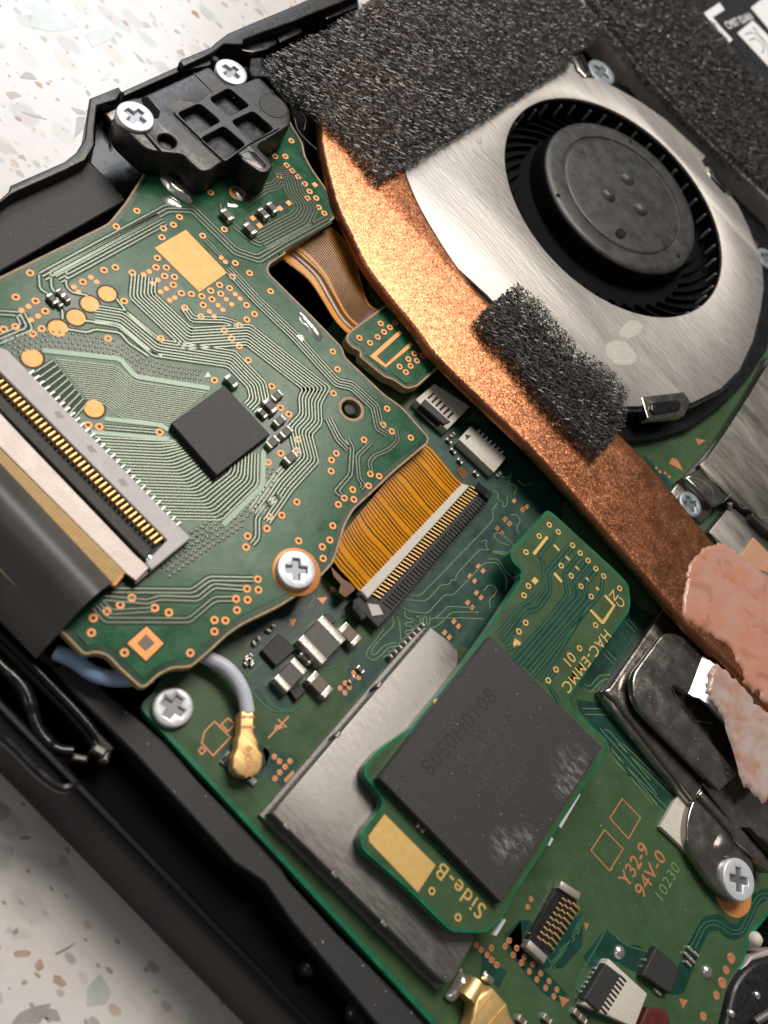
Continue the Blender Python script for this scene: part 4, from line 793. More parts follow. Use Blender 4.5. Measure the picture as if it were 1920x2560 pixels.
# ================================================================== SMALL BOARD AND ITS RIBBON
ZS = 1.9
sb = thing('small_circuit_board', 'small green circuit board with gold U-shaped track between card board and heat pipe', 'circuit board', (3, 47, ZS - 0.8))
so = ccw(om(ZS, ('e', [(820, 395), (615, 545), (600, 590), (635, 635), (688, 660), (683, 692), (835, 815), (880, 828), (965, 885), (1030, 868), (1155, 755), (1260, 640), (960, 330)])))
so = fillet(so, 0.3, 3)
make('board', slab(so, ZS - 0.8, ZS, ch=0.04), 'fr4', sb); make('mask_layer', slab(inset(so, 0.18), ZS - 0.02, ZS + 0.02, bottom=False), 'mask', sb); make('copper_pour', slab(inset(so, 0.42), ZS, ZS + 0.05, ch=0.02, bottom=False), 'pour', sb)
z = ZS + 0.05
make('raised_panel', slab(ol('e', [(725, 680), (920, 510), (1010, 600), (1120, 700), (960, 855), (860, 775), (830, 775)], z), z - 0.01, z + 0.03, ch=0.02, bottom=False), 'pour', sb)
make('gold_track', slab(ol('e', [(745, 690), (920, 535), (938, 552), (785, 690), (838, 738), (985, 605), (1003, 622), (838, 758)], z + .03), z + 0.01, z + 0.06, ch=0.01), 'copper_pad', sb)
for x, y in [(682, 582), (745, 612), (790, 577), (828, 547), (808, 497), (863, 520), (895, 492), (920, 752), (957, 785), (985, 748), (972, 708), (1023, 717), (1008, 675), (1058, 687)]: c = at('e', x, y, z); inst('via', VIA, (c.x, c.y, z + 0.032), sb)
lf = spline(ol('y', [(330, 1035), (430, 1085), (700, 1290), (880, 1545), (1050, 1830), (1195, 2010)], 2.0), 5); rt = spline(ol('y', [(990, 630), (1180, 800), (1320, 1060), (1410, 1390), (1490, 1620), (1600, 1710)], 2.0), 5)
def loft(l, r, zf, nn=10, th=0.1):
    V, F = [], []
    for i in range(len(l)):
        for j in range(nn + 1): p = l[i].lerp(r[i], j / nn); V.append((p.x, p.y, zf(i / (len(l) - 1), j / nn)))
    w = nn + 1
    for i in range(len(l) - 1):
        for j in range(nn): a = i * w + j; F.append((a, a + 1, a + w + 1, a + w))
    A, B_, C_ = (Vector(V[i]) for i in F[0][:3])
    if (B_ - A).cross(C_ - A).z < 0: F = [f[::-1] for f in F]
    b = len(V); V += [(x, y, q - th) for x, y, q in V]; F += [tuple(i + b for i in f)[::-1] for f in F[:]]
    for i in range(len(l) - 1):
        for a in (i * w, i * w + nn): F.append((a, a + w, a + w + b, a + b))
    return V, F
zr = lambda t, u: 1.75 - 0.25 * math.sin(t * PI) + 0.05 * u
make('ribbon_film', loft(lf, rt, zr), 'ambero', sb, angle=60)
def along(l, r, u, du): return [a.lerp(b, u) for a, b in zip(l, r)], du
def track(l, r, u, w, zf, h=0.04):
    p = [a.lerp(b, u) for a, b in zip(l, r)]; V, F = ribbon(p, w, 0, 1, 0.8); n_ = len(p)
    return [(x, y, zf(min(1, (i // 4) / (n_ - 1)), u) + (h if q > 0.5 else -0.01)) for i, (x, y, q) in enumerate(V)], F
make('ribbon_edge', track(lf, rt, 0.055, 0.5, zr), 'amber', sb)
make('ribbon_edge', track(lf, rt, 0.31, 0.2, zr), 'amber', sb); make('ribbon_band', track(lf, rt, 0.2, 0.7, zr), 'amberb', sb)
make('ribbon_track', merge(*[track(lf, rt, 0.38 + 0.034 * i, 0.08, zr) for i in range(17)]), 'amberb', sb, kind='stuff')

# ================================================================== AMBER RIBBON CABLE
rc = thing('amber_ribbon_cable', 'bright amber flexible ribbon cable with dark tracks plugged into the black connector', 'cable', (4, 34, 0.9))
l2 = om(1.5, ('e', [(1040, 1190), (1110, 1250), (1180, 1330), (1250, 1405), (1300, 1440)])); r2 = om(1.5, ('h', [(500, 300), (520, 360), (560, 410), (625, 470), (690, 535)]))
z2 = lambda t, u: 1.7 - 0.4 * t + 0.12 * math.sin(t * PI)
make('film', loft(l2, r2, z2, 20), 'amber', rc, angle=60)
tk = []
for i in range(44):
    u = 0.02 + 0.96 * i / 43
    if i % 9 in (4,): continue
    p = []
    kink = 0.005 * math.sin(i * 0.45)
    for j, (a, b) in enumerate(zip(l2, r2)): p.append(a.lerp(b, u + (kink if 1 <= j <= 2 else 0)))
    w = 0.06 if i % 6 else 0.11
    V, F = ribbon(p, w, 0, 1, 0.8); n_ = len(V) // 4
    tk.append(([(x, y, z2(min(1, (q_ // 4) / (n_ - 1)), u) + (0.035 if q > .5 else -0.01)) for q_, (x, y, q) in enumerate(V)], F))
make('track', merge(*tk), 'amberd', rc, kind='stuff')
make('tab', slab(fillet(ccw(ol('h', [(515, 395), (560, 440), (590, 470), (640, 500), (660, 530), (600, 578), (560, 545), (575, 500), (530, 450)], 1.3)), 0.12, 2), 1.22, 1.31), 'amberb', rc); make('tab', slab(fillet(ccw(ol('e', [(1255, 1365), (1290, 1340), (1330, 1380), (1300, 1425)], 1.3)), 0.12, 2), 1.22, 1.31), 'amberb', rc)

# ================================================================== eMMC MODULE
ZE = 2.7
em = thing('memory_module_board', 'green memory module carrying the largest black chip, with gold lettering and gold pads', 'memory module', (20, 28, ZE - 0.9))
eo = om(ZE, ('i', [(350, 55), (395, 85), (760, 420), (835, 500), (845, 600), (840, 660), (700, 850), (520, 1110), (480, 1180), (500, 1240), (590, 1320), (690, 1400), (720, 1450), (700, 1500)]), ('k', [(1600, 900), (1535, 1030), (1440, 1120), (1330, 1120), (1230, 1115), (1150, 1040), (1010, 900), (900, 800), (700, 625), (685, 560), (730, 480), (800, 400), (825, 340), (770, 260), (710, 190), (715, 130), (800, 30)]), ('h', [(1000, 1340), (1270, 1010), (1450, 760), (1640, 470)]), ('i', [(190, 450), (200, 420), (140, 360), (130, 310), (175, 255), (250, 180)]))
eo = fillet(ccw(eo), 0.35, 3)
make('board', slab(eo, ZE - 0.9, ZE, ch=0.03), 'edge2', em); make('mask_layer', slab(inset(eo, 0.2), ZE - 0.02, ZE + 0.02, bottom=False), 'pour2', em)
chp = ol('P', [(947.5, 1944), (1226, 1590), (1504, 1868), (1253, 2257)], ZE + 0.85)
M['chip_worn'] = mat('worn_black_epoxy', (0.032, 0.032, 0.033), 0.46, var=0.35, vs_=8, bump=0.6, bs=18, bdist=0.05)
wo = Vector((20, 28, ZE - 0.9))
worn(M['chip_worn'], [(Vector((*at(k, x, y, ZE + .85), ZE + .85)) - wo, r) for k, x, y, r in [('u', 1310, 1120, 2.1), ('u', 1250, 1230, 1.2), ('u', 850, 1640, 1.5), ('u', 980, 1600, 1.1)]])
ch = make('memory_chip', slab(chp, ZE + 0.02, ZE + 0.85, ch=0.06), 'chip_worn', em)
cz = ZE + 0.855
make('chip_marking', text('80S0H0108', 1.5, at('u', 530, 850, cz), PI / 2 - 0.05, cz, 0.0, space=1.1), 'engrave', ch, smooth=False)
for q in (text('SUAM', 1.3, at('u', 660, 975, cz), PI / 2 - 0.05, cz, 0.0), text('4AM2VH', 1.2, at('u', 775, 1095, cz), PI / 2 - 0.05, cz, 0.0), text('GBA41', 1.2, at('u', 890, 1215, cz), PI / 2 - 0.05, cz, 0.0)): make('chip_marking', q, 'engrave2', ch, smooth=False)
chn, trc = [], []
ZPs = ZP; ZP = ZE + 0.02
def b2(pts, n=1, pitch=0.3, w=0.14, k='i'):
    p = ol(k, pts, ZP); half = (n - 1) / 2
    chn.append(ribbon(soften(p, .2), (n - 1) * pitch + w + 0.24, ZP - .02, ZP + 0.006 + 0.0004 * (len(chn) % 12), 0.98))
    for i in range(n): trc.append(ribbon(soften(offs(p, (i - half) * pitch), .2), w, ZP - .01, ZP + 0.035, 0.6))
b2([(410, 195), (300, 335), (325, 360), (330, 500), (260, 590), (190, 630), (60, 790)], 1); b2([(490, 275), (350, 440), (360, 540), (290, 640), (230, 650), (90, 840)], 2, .33); b2([(545, 318), (450, 440), (470, 560), (330, 740), (130, 960)], 1); b2([(590, 365), (500, 480), (530, 560), (150, 1010)], 2, .36); b2([(635, 410), (560, 500), (590, 580), (230, 1000)], 2, .36); b2([(680, 455), (670, 550), (270, 1050)], 1); b2([(600, 620), (310, 1070)], 1); b2([(400, 1010), (350, 1080), (420, 1200)], 1); b2([(180, 860), (110, 890)], 1)
b2([(1050, 530), (1190, 650), (1380, 860)], 1, k='k'); b2([(740, 640), (640, 760), (300, 1180)], 1, k='i') if False else None
make('trace_clearance', merge(*chn), 'mask2', em, smooth=False, kind='stuff'); make('trace', merge(*trc), 'trace2', em, kind='stuff')
for x, y in [(362, 148), (415, 190), (302, 215), (224, 310), (500, 270), (545, 315), (591, 360), (637, 408), (684, 452), (432, 390), (492, 450), (550, 512), (610, 573), (778, 525), (238, 510), (212, 566), (222, 728), (182, 780), (636, 742), (541, 880), (402, 1005), (356, 1070)]: c = at('i', x, y, ZP); inst('via', VIA_G, (c.x, c.y, ZP + 0.012), em)
for k, x, y in [('k', 1112, 872), ('k', 1267, 1028), ('h', 1140, 1200)]: c = at(k, x, y, ZP); inst('via', VIA_G, (c.x, c.y, ZP + 0.012), em)
def gp(k, pts): make('gold_pad', slab(ol(k, pts, ZP + .01), ZP - .01, ZP + 0.03, ch=0.006), 'goldflat', em)
for pts in [[(345, 212), (358, 225), (278, 328), (263, 315)], [(395, 262), (425, 295), (418, 305), (385, 270)], [(463, 328), (487, 355), (478, 362), (453, 335)], [(522, 390), (545, 415), (537, 422), (513, 397)], [(580, 450), (603, 480), (595, 486), (572, 457)], [(645, 512), (660, 530), (650, 540), (636, 522)], [(398, 428), (443, 482), (432, 492), (385, 438)], [(275, 455), (300, 478), (280, 503), (255, 480)], [(160, 820), (195, 845), (190, 860), (152, 878), (148, 850)],
            [(685, 570), (698, 562), (757, 625), (688, 735), (672, 735), (600, 655), (612, 647), (678, 715), (738, 628)]]: gp('i', pts)
gp('k', [(832, 415), (1135, 718), (1030, 880), (742, 580), (738, 545)])
for q in (text('HAC-EMMC', 1.17, at('i', 583, 948, ZP), -PI / 2 - 0.03, ZP + 0.03, 0.006, space=1.12), text('01', 1.17, at('i', 478, 945, ZP), -PI / 2 - 0.03, ZP + 0.03, 0.006), text('Side-B', 1.4, at('k', 1285, 865, ZP), PI, ZP + 0.03, 0.006, space=1.15), text('CN', 1.05, at('i', 765, 585, ZP), PI, ZP + 0.03, 0.006)): make('gold_marking', q, 'goldflat', em, smooth=False)
smd(em, 'k', 1048, 497, 0.62, 0.34, 0.3, 'x', 'indbody', ZP)
make('label_edge', slab(ol('l', [(520, 280), (548, 300), (432, 500), (408, 470)], ZE - 0.05), ZE - 0.4, ZE - 0.05), 'flux', em)
for q in (slab(ol('l', [(375, 555), (388, 560), (365, 605), (355, 600)], ZE), ZE - .3, ZE + 0.01), slab(ol('l', [(95, 1035), (105, 1045), (50, 1135), (30, 1130)], ZE - .3), ZE - .6, ZE - .28)): make('edge_residue', q, 'flux', em)
ZP = ZPs

# ================================================================== HEAT PIPE, PASTE
ZH0, ZH = 2.55, 3.3
hp = thing('heat_pipe', 'curved flat copper heat pipe running diagonally between fan and circuit boards', 'heat pipe', (0, 50, ZH0))
left = om(ZH, ('P', [(1010, -60), (900, 40), (830, 140), (800, 220)]), ('b', [(445, 690), (447, 830), (485, 1010), (545, 1225), (630, 1400)]), ('e', [(690, 110), (770, 230), (870, 360), (1005, 520), (1140, 700), (1400, 955)]), ('f', [(200, 1190), (400, 1400)]), ('i', [(545, 25), (700, 205), (900, 430), (1150, 720), (1330, 900), (1530, 1100), (2350, 1980)]))
right = om(ZH, ('i', [(2520, 1450), (1659, 560), (1490, 390), (1360, 262), (1235, 115)]), ('f', [(1010, 1375), (850, 1205), (700, 1050), (400, 720), (100, 420)]), ('e', [(1430, 340), (1290, 170)]), ('b', [(1180, 1430), (1062, 1230), (1002, 1100), (965, 990), (960, 860)]), ('P', [(1040, 280), (1120, 180), (1330, 20), (1400, -60)]))
hpo = spline(ccw(left + right), 4, True)
def flakes(m, sc_, k, sc2):
    N, L = m.node_tree.nodes, m.node_tree.links; b = N['Principled BSDF']; tc = N.new('ShaderNodeTexCoord'); g = N.new('ShaderNodeNewGeometry'); acc = g.outputs['Normal']
    for q, kk in ((sc_, k), (sc2, k * 0.35)):
        v = N.new('ShaderNodeTexVoronoi'); v.inputs['Scale'].default_value = q; L.new(tc.outputs['Object'], v.inputs['Vector'])
        sb_ = N.new('ShaderNodeVectorMath'); sb_.operation = 'SUBTRACT'; L.new(v.outputs['Color'], sb_.inputs[0]); sb_.inputs[1].default_value = (0.5, 0.5, 0.5)
        ma = N.new('ShaderNodeVectorMath'); ma.operation = 'MULTIPLY_ADD'; L.new(sb_.outputs[0], ma.inputs[0]); ma.inputs[1].default_value = (kk, kk, kk); L.new(acc, ma.inputs[2]); acc = ma.outputs[0]
    nn = N.new('ShaderNodeVectorMath'); nn.operation = 'NORMALIZE'; L.new(acc, nn.inputs[0]); L.new(nn.outputs[0], b.inputs['Normal'])
flakes(M['copper'], 11.0, 0.17, 5.0)
make('pipe', slab(hpo, ZH0, ZH, ch=0.5, seg=5), 'copper', hp)
crs = []
for p_ in [[(560, 870), (640, 1000), (700, 1090)], [(800, 1080), (840, 1180), (900, 1260)], [(540, 870), (545, 940), (580, 1000)]]: crs.append(ribbon(spline(ol('b', p_, ZH), 4), 0.07, ZH - 0.02, ZH + 0.02, .4))
make('crease', merge(*crs), 'copper', hp)
def pn_(p):
    a = noise.noise((p.x * .7, p.y * .45, 1)); b = noise.noise((p.x * 2.6, p.y * 1.3, 7)); c = 1 - abs(noise.noise((p.x * 1.3, p.y * .9, 4))) * 2
    return 0.05 * a + 0.008 * b + 0.02 * max(0, c - .6) - 0.02 * min(1, max(0, noise.noise((p.x * .55, p.y * .8, 12)) - .15) * 3)
def ragged(p, amp=0.16): return [q + Vector((noise.noise((q.x * 2.1, q.y * 2.1, 3)), noise.noise((q.x * 2.1, q.y * 2.1, 8)))) * amp * 2 for q in p]
def paste_mat(m, c3, sc3, lo, hi):
    N, L = m.node_tree.nodes, m.node_tree.links; b = N['Principled BSDF']; tc = N.new('ShaderNodeTexCoord'); n = N.new('ShaderNodeTexNoise'); n.inputs['Scale'].default_value = sc3; n.inputs['Detail'].default_value = 7; n.inputs['Distortion'].default_value = 1.2
    L.new(tc.outputs['Object'], n.inputs['Vector']); t = N.new('ShaderNodeMapRange'); t.inputs[1].default_value = lo; t.inputs[2].default_value = hi; L.new(n.outputs['Fac'], t.inputs[0])
    k = N.new('ShaderNodeMix'); k.data_type = 'RGBA'; L.new(t.outputs[0], k.inputs['Factor']); L.new(b.inputs['Base Color'].links[0].from_socket, k.inputs['A']); k.inputs['B'].default_value = (*c3, 1); L.new(k.outputs['Result'], b.inputs['Base Color'])
paste_mat(M['paste'], (0.36, 0.15, 0.06), 0.30, 0.54, 0.74); paste_mat(M['paste2'], (0.46, 0.23, 0.16), 0.4, 0.45, 0.66)
tp = make('thermal_paste', heightfield(ragged(spline(ccw(ol('i', [(1195, 370), (1250, 300), (1340, 258), (1420, 272), (1540, 360), (1680, 470), (2200, 980), (2150, 1650), (1659, 1215), (1600, 1140), (1545, 1110), (1490, 1000), (1430, 880), (1350, 820), (1210, 735), (1155, 690), (1148, 600), (1165, 480)], ZH)), 8, True)), 0.2,
      lambda p, d: ZH - 0.03 + 0.17 * min(1, d / 0.35) ** 0.5 + (pn_(p) if d > 0.02 else -0.1)), 'paste', angle=70)
tag(tp, 'thick smear of pink thermal paste over the lower end of the copper heat pipe', 'thermal paste')

# ================================================================== FAN
FC = Vector((-4.37, 79.54)); FR = 12.88; ZF = 3.1
fan_ = thing('cooling_fan', 'round cooling fan with brushed steel cover plate and black hub', 'fan', (FC.x, FC.y, -0.5))
plate_o = om(ZF, ('b', [(960, 960), (1100, 900), (1400, 720), (1659, 555)]), ('c', [(200, 555), (340, 465), (500, 355), (520, 420), (560, 460), (640, 462), (760, 520), (900, 600), (1050, 705), (1180, 825), (1290, 925), (1268, 955), (1290, 990), (1440, 1160), (1480, 1210), (1540, 1335), (1600, 1490)]), ('f', [(1590, 0), (1625, 150), (1635, 280), (1615, 420), (1570, 600), (1490, 770), (1380, 880), (1210, 965), (1180, 960), (1150, 935), (940, 935), (910, 985), (830, 985), (700, 1000), (400, 760), (0, 330)]), ('e', [(1150, 60), (1000, -120)]), ('b', [(1000, 1330), (880, 1130), (860, 1000)]))
plate_o = ccw(plate_o)
make('cover_plate', slab(plate_o, ZF - 0.3, ZF, [circ(FC, FR, 72)], ch=0.06, seg=2), 'steel', fan_)
hs = inset(plate_o, -0.35)
make('housing', slab(hs, 0.2, ZF - 0.32, [circ(FC, FR + 0.5, 64)]), 'black', fan_)
arcp = [FC + Vector((math.cos(a), math.sin(a))) * 19.3 for a in [math.radians(x) for x in range(-105, 32, 6)]]
base_o = om(1.0, ('f', [(790, 1180), (850, 1190), (1000, 1170), (1200, 1110), (1400, 970), (1560, 800), (1659, 640), (1700, 300)]), ('c', [(1700, 1500), (1600, 1200), (1300, 870), (1000, 600), (600, 400)]), ('b', [(1200, 900)]))
make('base', slab(base_o, 0.05, 1.0, [circ(FC, FR + 0.6, 48)], ch=0.1), 'black_gloss', fan_)
make('fan_floor', slab(circ(FC, FR + 0.8, 48), 0.0, 0.6), 'dark', fan_)
HC = Vector((-4.72, 81.66)); HR = 9.1; ZHB = 2.7
def hubz():
    pr = [(HR + 0.5, 0.6), (HR + 0.3, 1.6), (HR + 0.12, 2.2), (HR - 0.02, 2.48), (HR - 0.3, 2.64), (HR - 0.7, ZHB), (7.25, ZHB), (7.12, ZHB - 0.14), (6.9, ZHB - 0.16), (6.75, ZHB - 0.02), (6.6, ZHB), (0.1, ZHB)]
    V, F = lathe(HC, pr, 72); return V, F, [1 if i < 72 * 3 else 0 for i in range(len(F))]
hb = make('hub', hubz(), ['hub', 'dark'], fan_)
for x, y in [(825, 1060), (712, 1155), (905, 1240)]:
    c = at('c', x, y, ZHB); make('hub_dimple', lathe(c, [(0.95, ZHB - 0.05), (0.8, ZHB + 0.08), (0.5, ZHB + 0.32), (0.25, ZHB + 0.4), (0.08, ZHB + 0.36)], 20), 'hub', hb)
c = at('c', 785, 1385, ZHB); make('hub_recess', slab(circ(c, .55, 20, .8), ZHB - 0.02, ZHB + 0.012), 'black_gloss', hb)
for x, y in [(845, 840), (417, 1157), (1127, 1518)]: c = at('c', x, y, ZHB); make('hub_hole_shade', lathe(c, [(0.24, ZHB - 0.01), (0.23, ZHB + 0.008), (0.1, ZHB + 0.009)], 14), 'dark', hb)  # thin near-black discs painting the shade of small holes
NB = 41
for i in range(NB):
    a = 2 * PI * i / NB; P_ = []
    for j in range(5):
        r_ = HR + 1.0 + (FR - 0.15 - HR - 1.0 + 0.5) * j / 4; P_.append(FC + Vector((math.cos(a + 0.10 * j), math.sin(a + 0.10 * j))) * r_)
    make('blade', ribbon(P_, 0.16, 0.6, 1.1, 0.9), 'dark', fan_)
    q = P_[-1]; make('blade_tip', lathe(FC + (q - FC) * (0.955 if i % 2 else 0.97), [(0.14, 1.0), (0.14, 2.2), (0.11, 2.34), (0.05, 2.4)], 8), 'greyd', fan_)
# retaining clips on the plate edge
def tabclip(k, frame, slot, z=ZF):
    t_ = make('clip_frame', slab(fillet(ccw(ol(k, frame, z)), .15, 3), z - 0.9, z + 0.06, ch=0.12, seg=2), 'nickel', fan_); make('clip_pad', slab(fillet(ccw(ol(k, slot, z + .2)), .18, 3), z - 0.2, z + 0.28, ch=0.12, seg=2), 'black_gloss', t_)
tabclip('f', [(905, 930), (1160, 900), (1200, 960), (1165, 1040), (945, 1060)], [(965, 965), (1120, 945), (1145, 975), (1135, 1010), (985, 1035), (960, 1005)])
tabclip('c', [(1290, 985), (1330, 990), (1445, 1150), (1425, 1170), (1300, 1030)], [(1315, 1010), (1345, 1015), (1420, 1120), (1410, 1140), (1330, 1050)])
tabclip('c', [(505, 330), (560, 320), (620, 445), (580, 460), (530, 410)], [(525, 335), (560, 330), (600, 410), (570, 425)])
make('scratch', slab(fillet(ccw(ol('b', [(1375, 830), (1400, 848), (1405, 800), (1410, 850), (1395, 858)], ZF)), .05, 2), ZF - 0.02, ZF + 0.006), 'greyd', fan_)
sm = mat('finger_smudge', (0.52, 0.50, 0.46), 0.62, metal=0.35, var=0.1, vs_=2); M['smudge'] = sm
for pts in [[(700, 620), (760, 595), (830, 620), (880, 690), (850, 735), (760, 735), (710, 690)], [(800, 510), (850, 475), (910, 500), (900, 545), (840, 580), (780, 560)]]: make('smudge', slab(spline(ccw(ol('f', pts, ZF)), 4, True), ZF - 0.01, ZF + 0.004), 'smudge', fan_)

# ================================================================== FOAM PADS
def foam(name, label, outl, z0, z1, dens, ln=0.42, rad=0.034, seed=1):
    rr = random.Random(seed); outl = ccw(outl)
    x0, x1 = min(p.x for p in outl), max(p.x for p in outl); y0, y1 = min(p.y for p in outl), max(p.y for p in outl)
    V, F = [], []; sp_ = dens; nx, ny, nz = int((x1 - x0) / sp_) + 1, int((y1 - y0) / sp_) + 1, max(2, int((z1 - z0) / sp_) + 1); G = {}
    ca, sa = math.cos(0.5), math.sin(0.5)
    for i in range(nx):
        for j in range(ny):
            for k in range(nz):
                q = Vector((x0 + (i + 0.5 * (k % 2) + rr.uniform(-.48, .48)) * sp_, y0 + (j + 0.5 * (k % 2) + rr.uniform(-.48, .48)) * sp_, z0 + (k + rr.uniform(-.3, .3)) * (z1 - z0) / (nz - 1)))
                if inside(q, outl): q.z = max(z0, min(z1, q.z)); G[i, j, k] = q
    for (i, j, k), p in G.items():
        for d_ in rr.sample(((1, 0, 0), (0, 1, 0), (0, 0, 1), (1, 1, 0), (-1, 0, 1), (0, 1, -1)), 2):
            q = G.get((i + d_[0], j + d_[1], k + d_[2]))
            if q is None: continue
            d = (q - p).normalized(); u = d.cross(Vector((0.3, 0.5, 0.8))).normalized(); w = d.cross(u); b = len(V); r_ = rad * rr.uniform(0.7, 1.4)
            for c in (p, q):
                for t in range(3): a = 2.094 * t; V.append(tuple(c + (u * math.cos(a) + w * math.sin(a)) * r_))
            for t in range(3): F.append((b + t, b + (t + 1) % 3, b + 3 + (t + 1) % 3, b + 3 + t))
        if rr.random() < 0.16:
            b = len(V); u = Vector((rr.gauss(0, 1), rr.gauss(0, 1), rr.gauss(0, .6))).normalized(); w = u.cross(Vector((rr.gauss(0, 1), rr.gauss(0, 1), rr.gauss(0, 1)))).normalized()
            V += [tuple(p + (u * math.cos(a) + w * math.sin(a)) * sp_ * 0.42) for a in (0, 1.6, 3.1, 4.6)]; F.append((b, b + 1, b + 2, b + 3))
    o = make(name, (V, F), 'foam', smooth=False); tag(o, label, 'foam pad', 'black foam pads'); return o
f1 = om(4.25, ('b', [(95, 345), (300, 240), (470, 165), (640, 55), (760, -20), (900, -110)]), ('c', [(440, -130), (560, 0), (690, 165), (610, 265), (505, 320), (515, 365), (340, 470), (200, 560), (0, 690)]), ('b', [(1400, 715), (1180, 850), (1000, 965), (960, 985), (820, 1072), (770, 1030), (690, 925), (600, 815), (440, 690), (400, 640), (250, 535), (130, 405)]))
foam('foam_pad', 'large black foam pad covering the top of the copper heat pipe', f1, 3.35, 4.25, 0.26, 0, 0.027, seed=3)
f2 = om(4.2, ('c', [(590, -10), (760, 180), (900, 370), (1180, 670), (1400, 890), (1720, 1160), (1800, 700), (1659, 490), (1430, 245), (1340, 130), (1250, 45), (1230, -60), (600, -60)]))
foam('foam_pad', 'black foam strip beside the white printed label at top right', f2, 2.7, 4.2, 0.32, 0, 0.036, seed=5)
f3 = om(4.7, ('e', [(1385, 440), (1440, 390), (1500, 335), (1560, 285), (1640, 235)]), ('f', [(250, 300), (330, 350), (480, 540), (560, 640), (700, 730), (780, 800), (850, 900), (830, 1080), (770, 1170), (670, 1275), (600, 1220), (450, 1050), (270, 850), (150, 690), (0, 540)]))
foam('foam_pad', 'small black foam strip stuck between copper pipe and steel fan cover', f3, 3.32, 4.7, 0.28, 0, 0.029, seed=9)

# ================================================================== BACK PANEL AND LABEL (top right)
bp = make('back_panel', slab(om(2.6, ('c', [(545, -20), (700, 165), (1000, 520), (1300, 830), (1659, 1175), (1900, 1400), (2300, 900), (1900, -400), (700, -500)])), -2, 2.6, ch=0.1), 'black', case)
make('lit_panel_edge', slab(om(3.3, ('c', [(540, -30), (700, 150), (1000, 505), (1300, 815), (1659, 1155), (1800, 1290), (1800, 1320), (1659, 1182), (1300, 838), (1000, 528), (695, 172), (530, -15)])), 0, 3.3, ch=0.04), 'stiff', case)  # pale colour paints the light caught by the case edge
lb = make('printed_label', slab(om(2.66, ('c', [(1250, -60), (1300, 60), (1450, 250), (1659, 520), (2000, 500), (1900, -300)])), 2.5, 2.66), 'label'); tag(lb, 'black regulatory label with white printed marks in the top right corner', 'label')
zl = 2.67
pr = lambda k, pts: make('white_print', slab(ol(k, pts, zl), zl - 0.02, zl), 'print', lb)
pr('m', [(900, 155), (1085, 30), (1145, 115), (1005, 205), (1100, 320), (1240, 470), (1200, 505), (1150, 450), (980, 260)]); pr('m', [(1455, 90), (1600, -20), (1800, -20), (1800, 500)])
hd = slab(fillet(ccw(ol('m', [(1295, 390), (1480, 240), (1800, 560), (1800, 930)], zl)), .15, 3), zl - 0.02, zl); make('white_print', hd, 'print', lb)
make('small_print', text('CMIIT ID/AN', 1.55, at('m', 1320, 250, zl), PI / 2 - 0.75 + 0.62, zl + 0.004, 0.02, 0.8), 'print', lb, smooth=False)
arcs = [[(1390, 410), (1450, 385), (1530, 410), (1610, 500), (1659, 600), (1680, 700)], [(1440, 480), (1500, 455), (1570, 500), (1610, 570), (1590, 630)], [(1480, 350), (1500, 330), (1540, 400), (1659, 530)]]
make('black_print', merge(*[ribbon(spline(ol('m', p_, zl), 4), 0.16, zl - 0.001, zl + 0.006 + .001 * i, 0.9) for i, p_ in enumerate(arcs)]), 'label', lb, smooth=False)

# ================================================================== BLACK BRACKET (upper left)
ZB = 5.2
br = thing('plastic_bracket', 'glossy black plastic bracket with four square pockets at upper left corner', 'bracket', (-30, 45, ZD))
bo = ol('s', [(232, 360), (250, 470), (460, 672), (570, 697), (745, 712), (790, 765), (880, 845), (955, 835), (1040, 770), (1175, 705), (1180, 745), (1240, 790), (1330, 852), (1390, 848), (1442, 785), (1300, 650), (1450, 560), (1562, 490), (1556, 365), (1320, 120), (1205, 170), (1100, 190), (1010, 120), (950, 40), (830, 98), (430, 280), (340, 290)], ZB)
bo = fillet(ccw(bo), 0.5, 3)
pk = [[(945, 300), (1090, 222), (1242, 350), (1085, 432)], [(705, 410), (870, 338), (1025, 468), (850, 560)], [(1112, 470), (1272, 395), (1425, 525), (1255, 622)], [(880, 600), (1052, 508), (1212, 645), (1050, 755)]]
pk = [fillet(ccw(ol('s', p, ZB)), 0.3, 3) for p in pk]
hl = circ(at('s', 627, 610, ZB), 0.62, 20)
make('body', slab(bo, 2.75, ZB, pk + [hl], ch=0.16, seg=3), 'black', br)
make('pocket_floor', slab(inset(bo, 0.3), 2.8, ZB - 0.6), 'black_gloss', br)
bw = fillet(ccw(ol('s', [(665, 400), (880, 310), (930, 260), (1100, 190), (1480, 520), (1250, 640), (1060, 780)], ZB)), .3, 3)
make('raised_frame', slab(bw, ZB - 0.4, ZB + 0.12, [inset(q, -0.02) for q in pk], ch=0.06), 'black', br)
make('round_mark', slab(circ(at('s', 1425, 350, ZB), 1.15, 32, 1.15), ZB - 0.1, ZB + 0.05, ch=0.04), 'black_matte', br)
make('notch_shade', slab(ol('s', [(440, 280), (480, 275), (575, 390), (560, 440), (500, 440), (430, 300)], ZB + 0.01), ZB - 0.2, ZB + 0.012), 'dark', br); make('groove_shade', slab(ol('s', [(440, 548), (465, 548), (590, 690), (560, 690)], ZB + .01), ZB - 0.2, ZB + 0.012), 'dark', br)  # near-black sheets laid on top, painting the shade of two recesses
make('mould_line', ribbon(ol('s', [(830, 100), (975, 245)], ZB + .02), 0.12, ZB - .02, ZB + 0.06), 'black', br)
make('finger', slab(fillet(ccw(ol('s', [(1175, 720), (1230, 678), (1290, 690), (1390, 800), (1350, 835), (1250, 790)], ZB)), .25, 3), ZB - 0.4, ZB + 0.02, ch=0.1, seg=2), 'black_gloss', br)

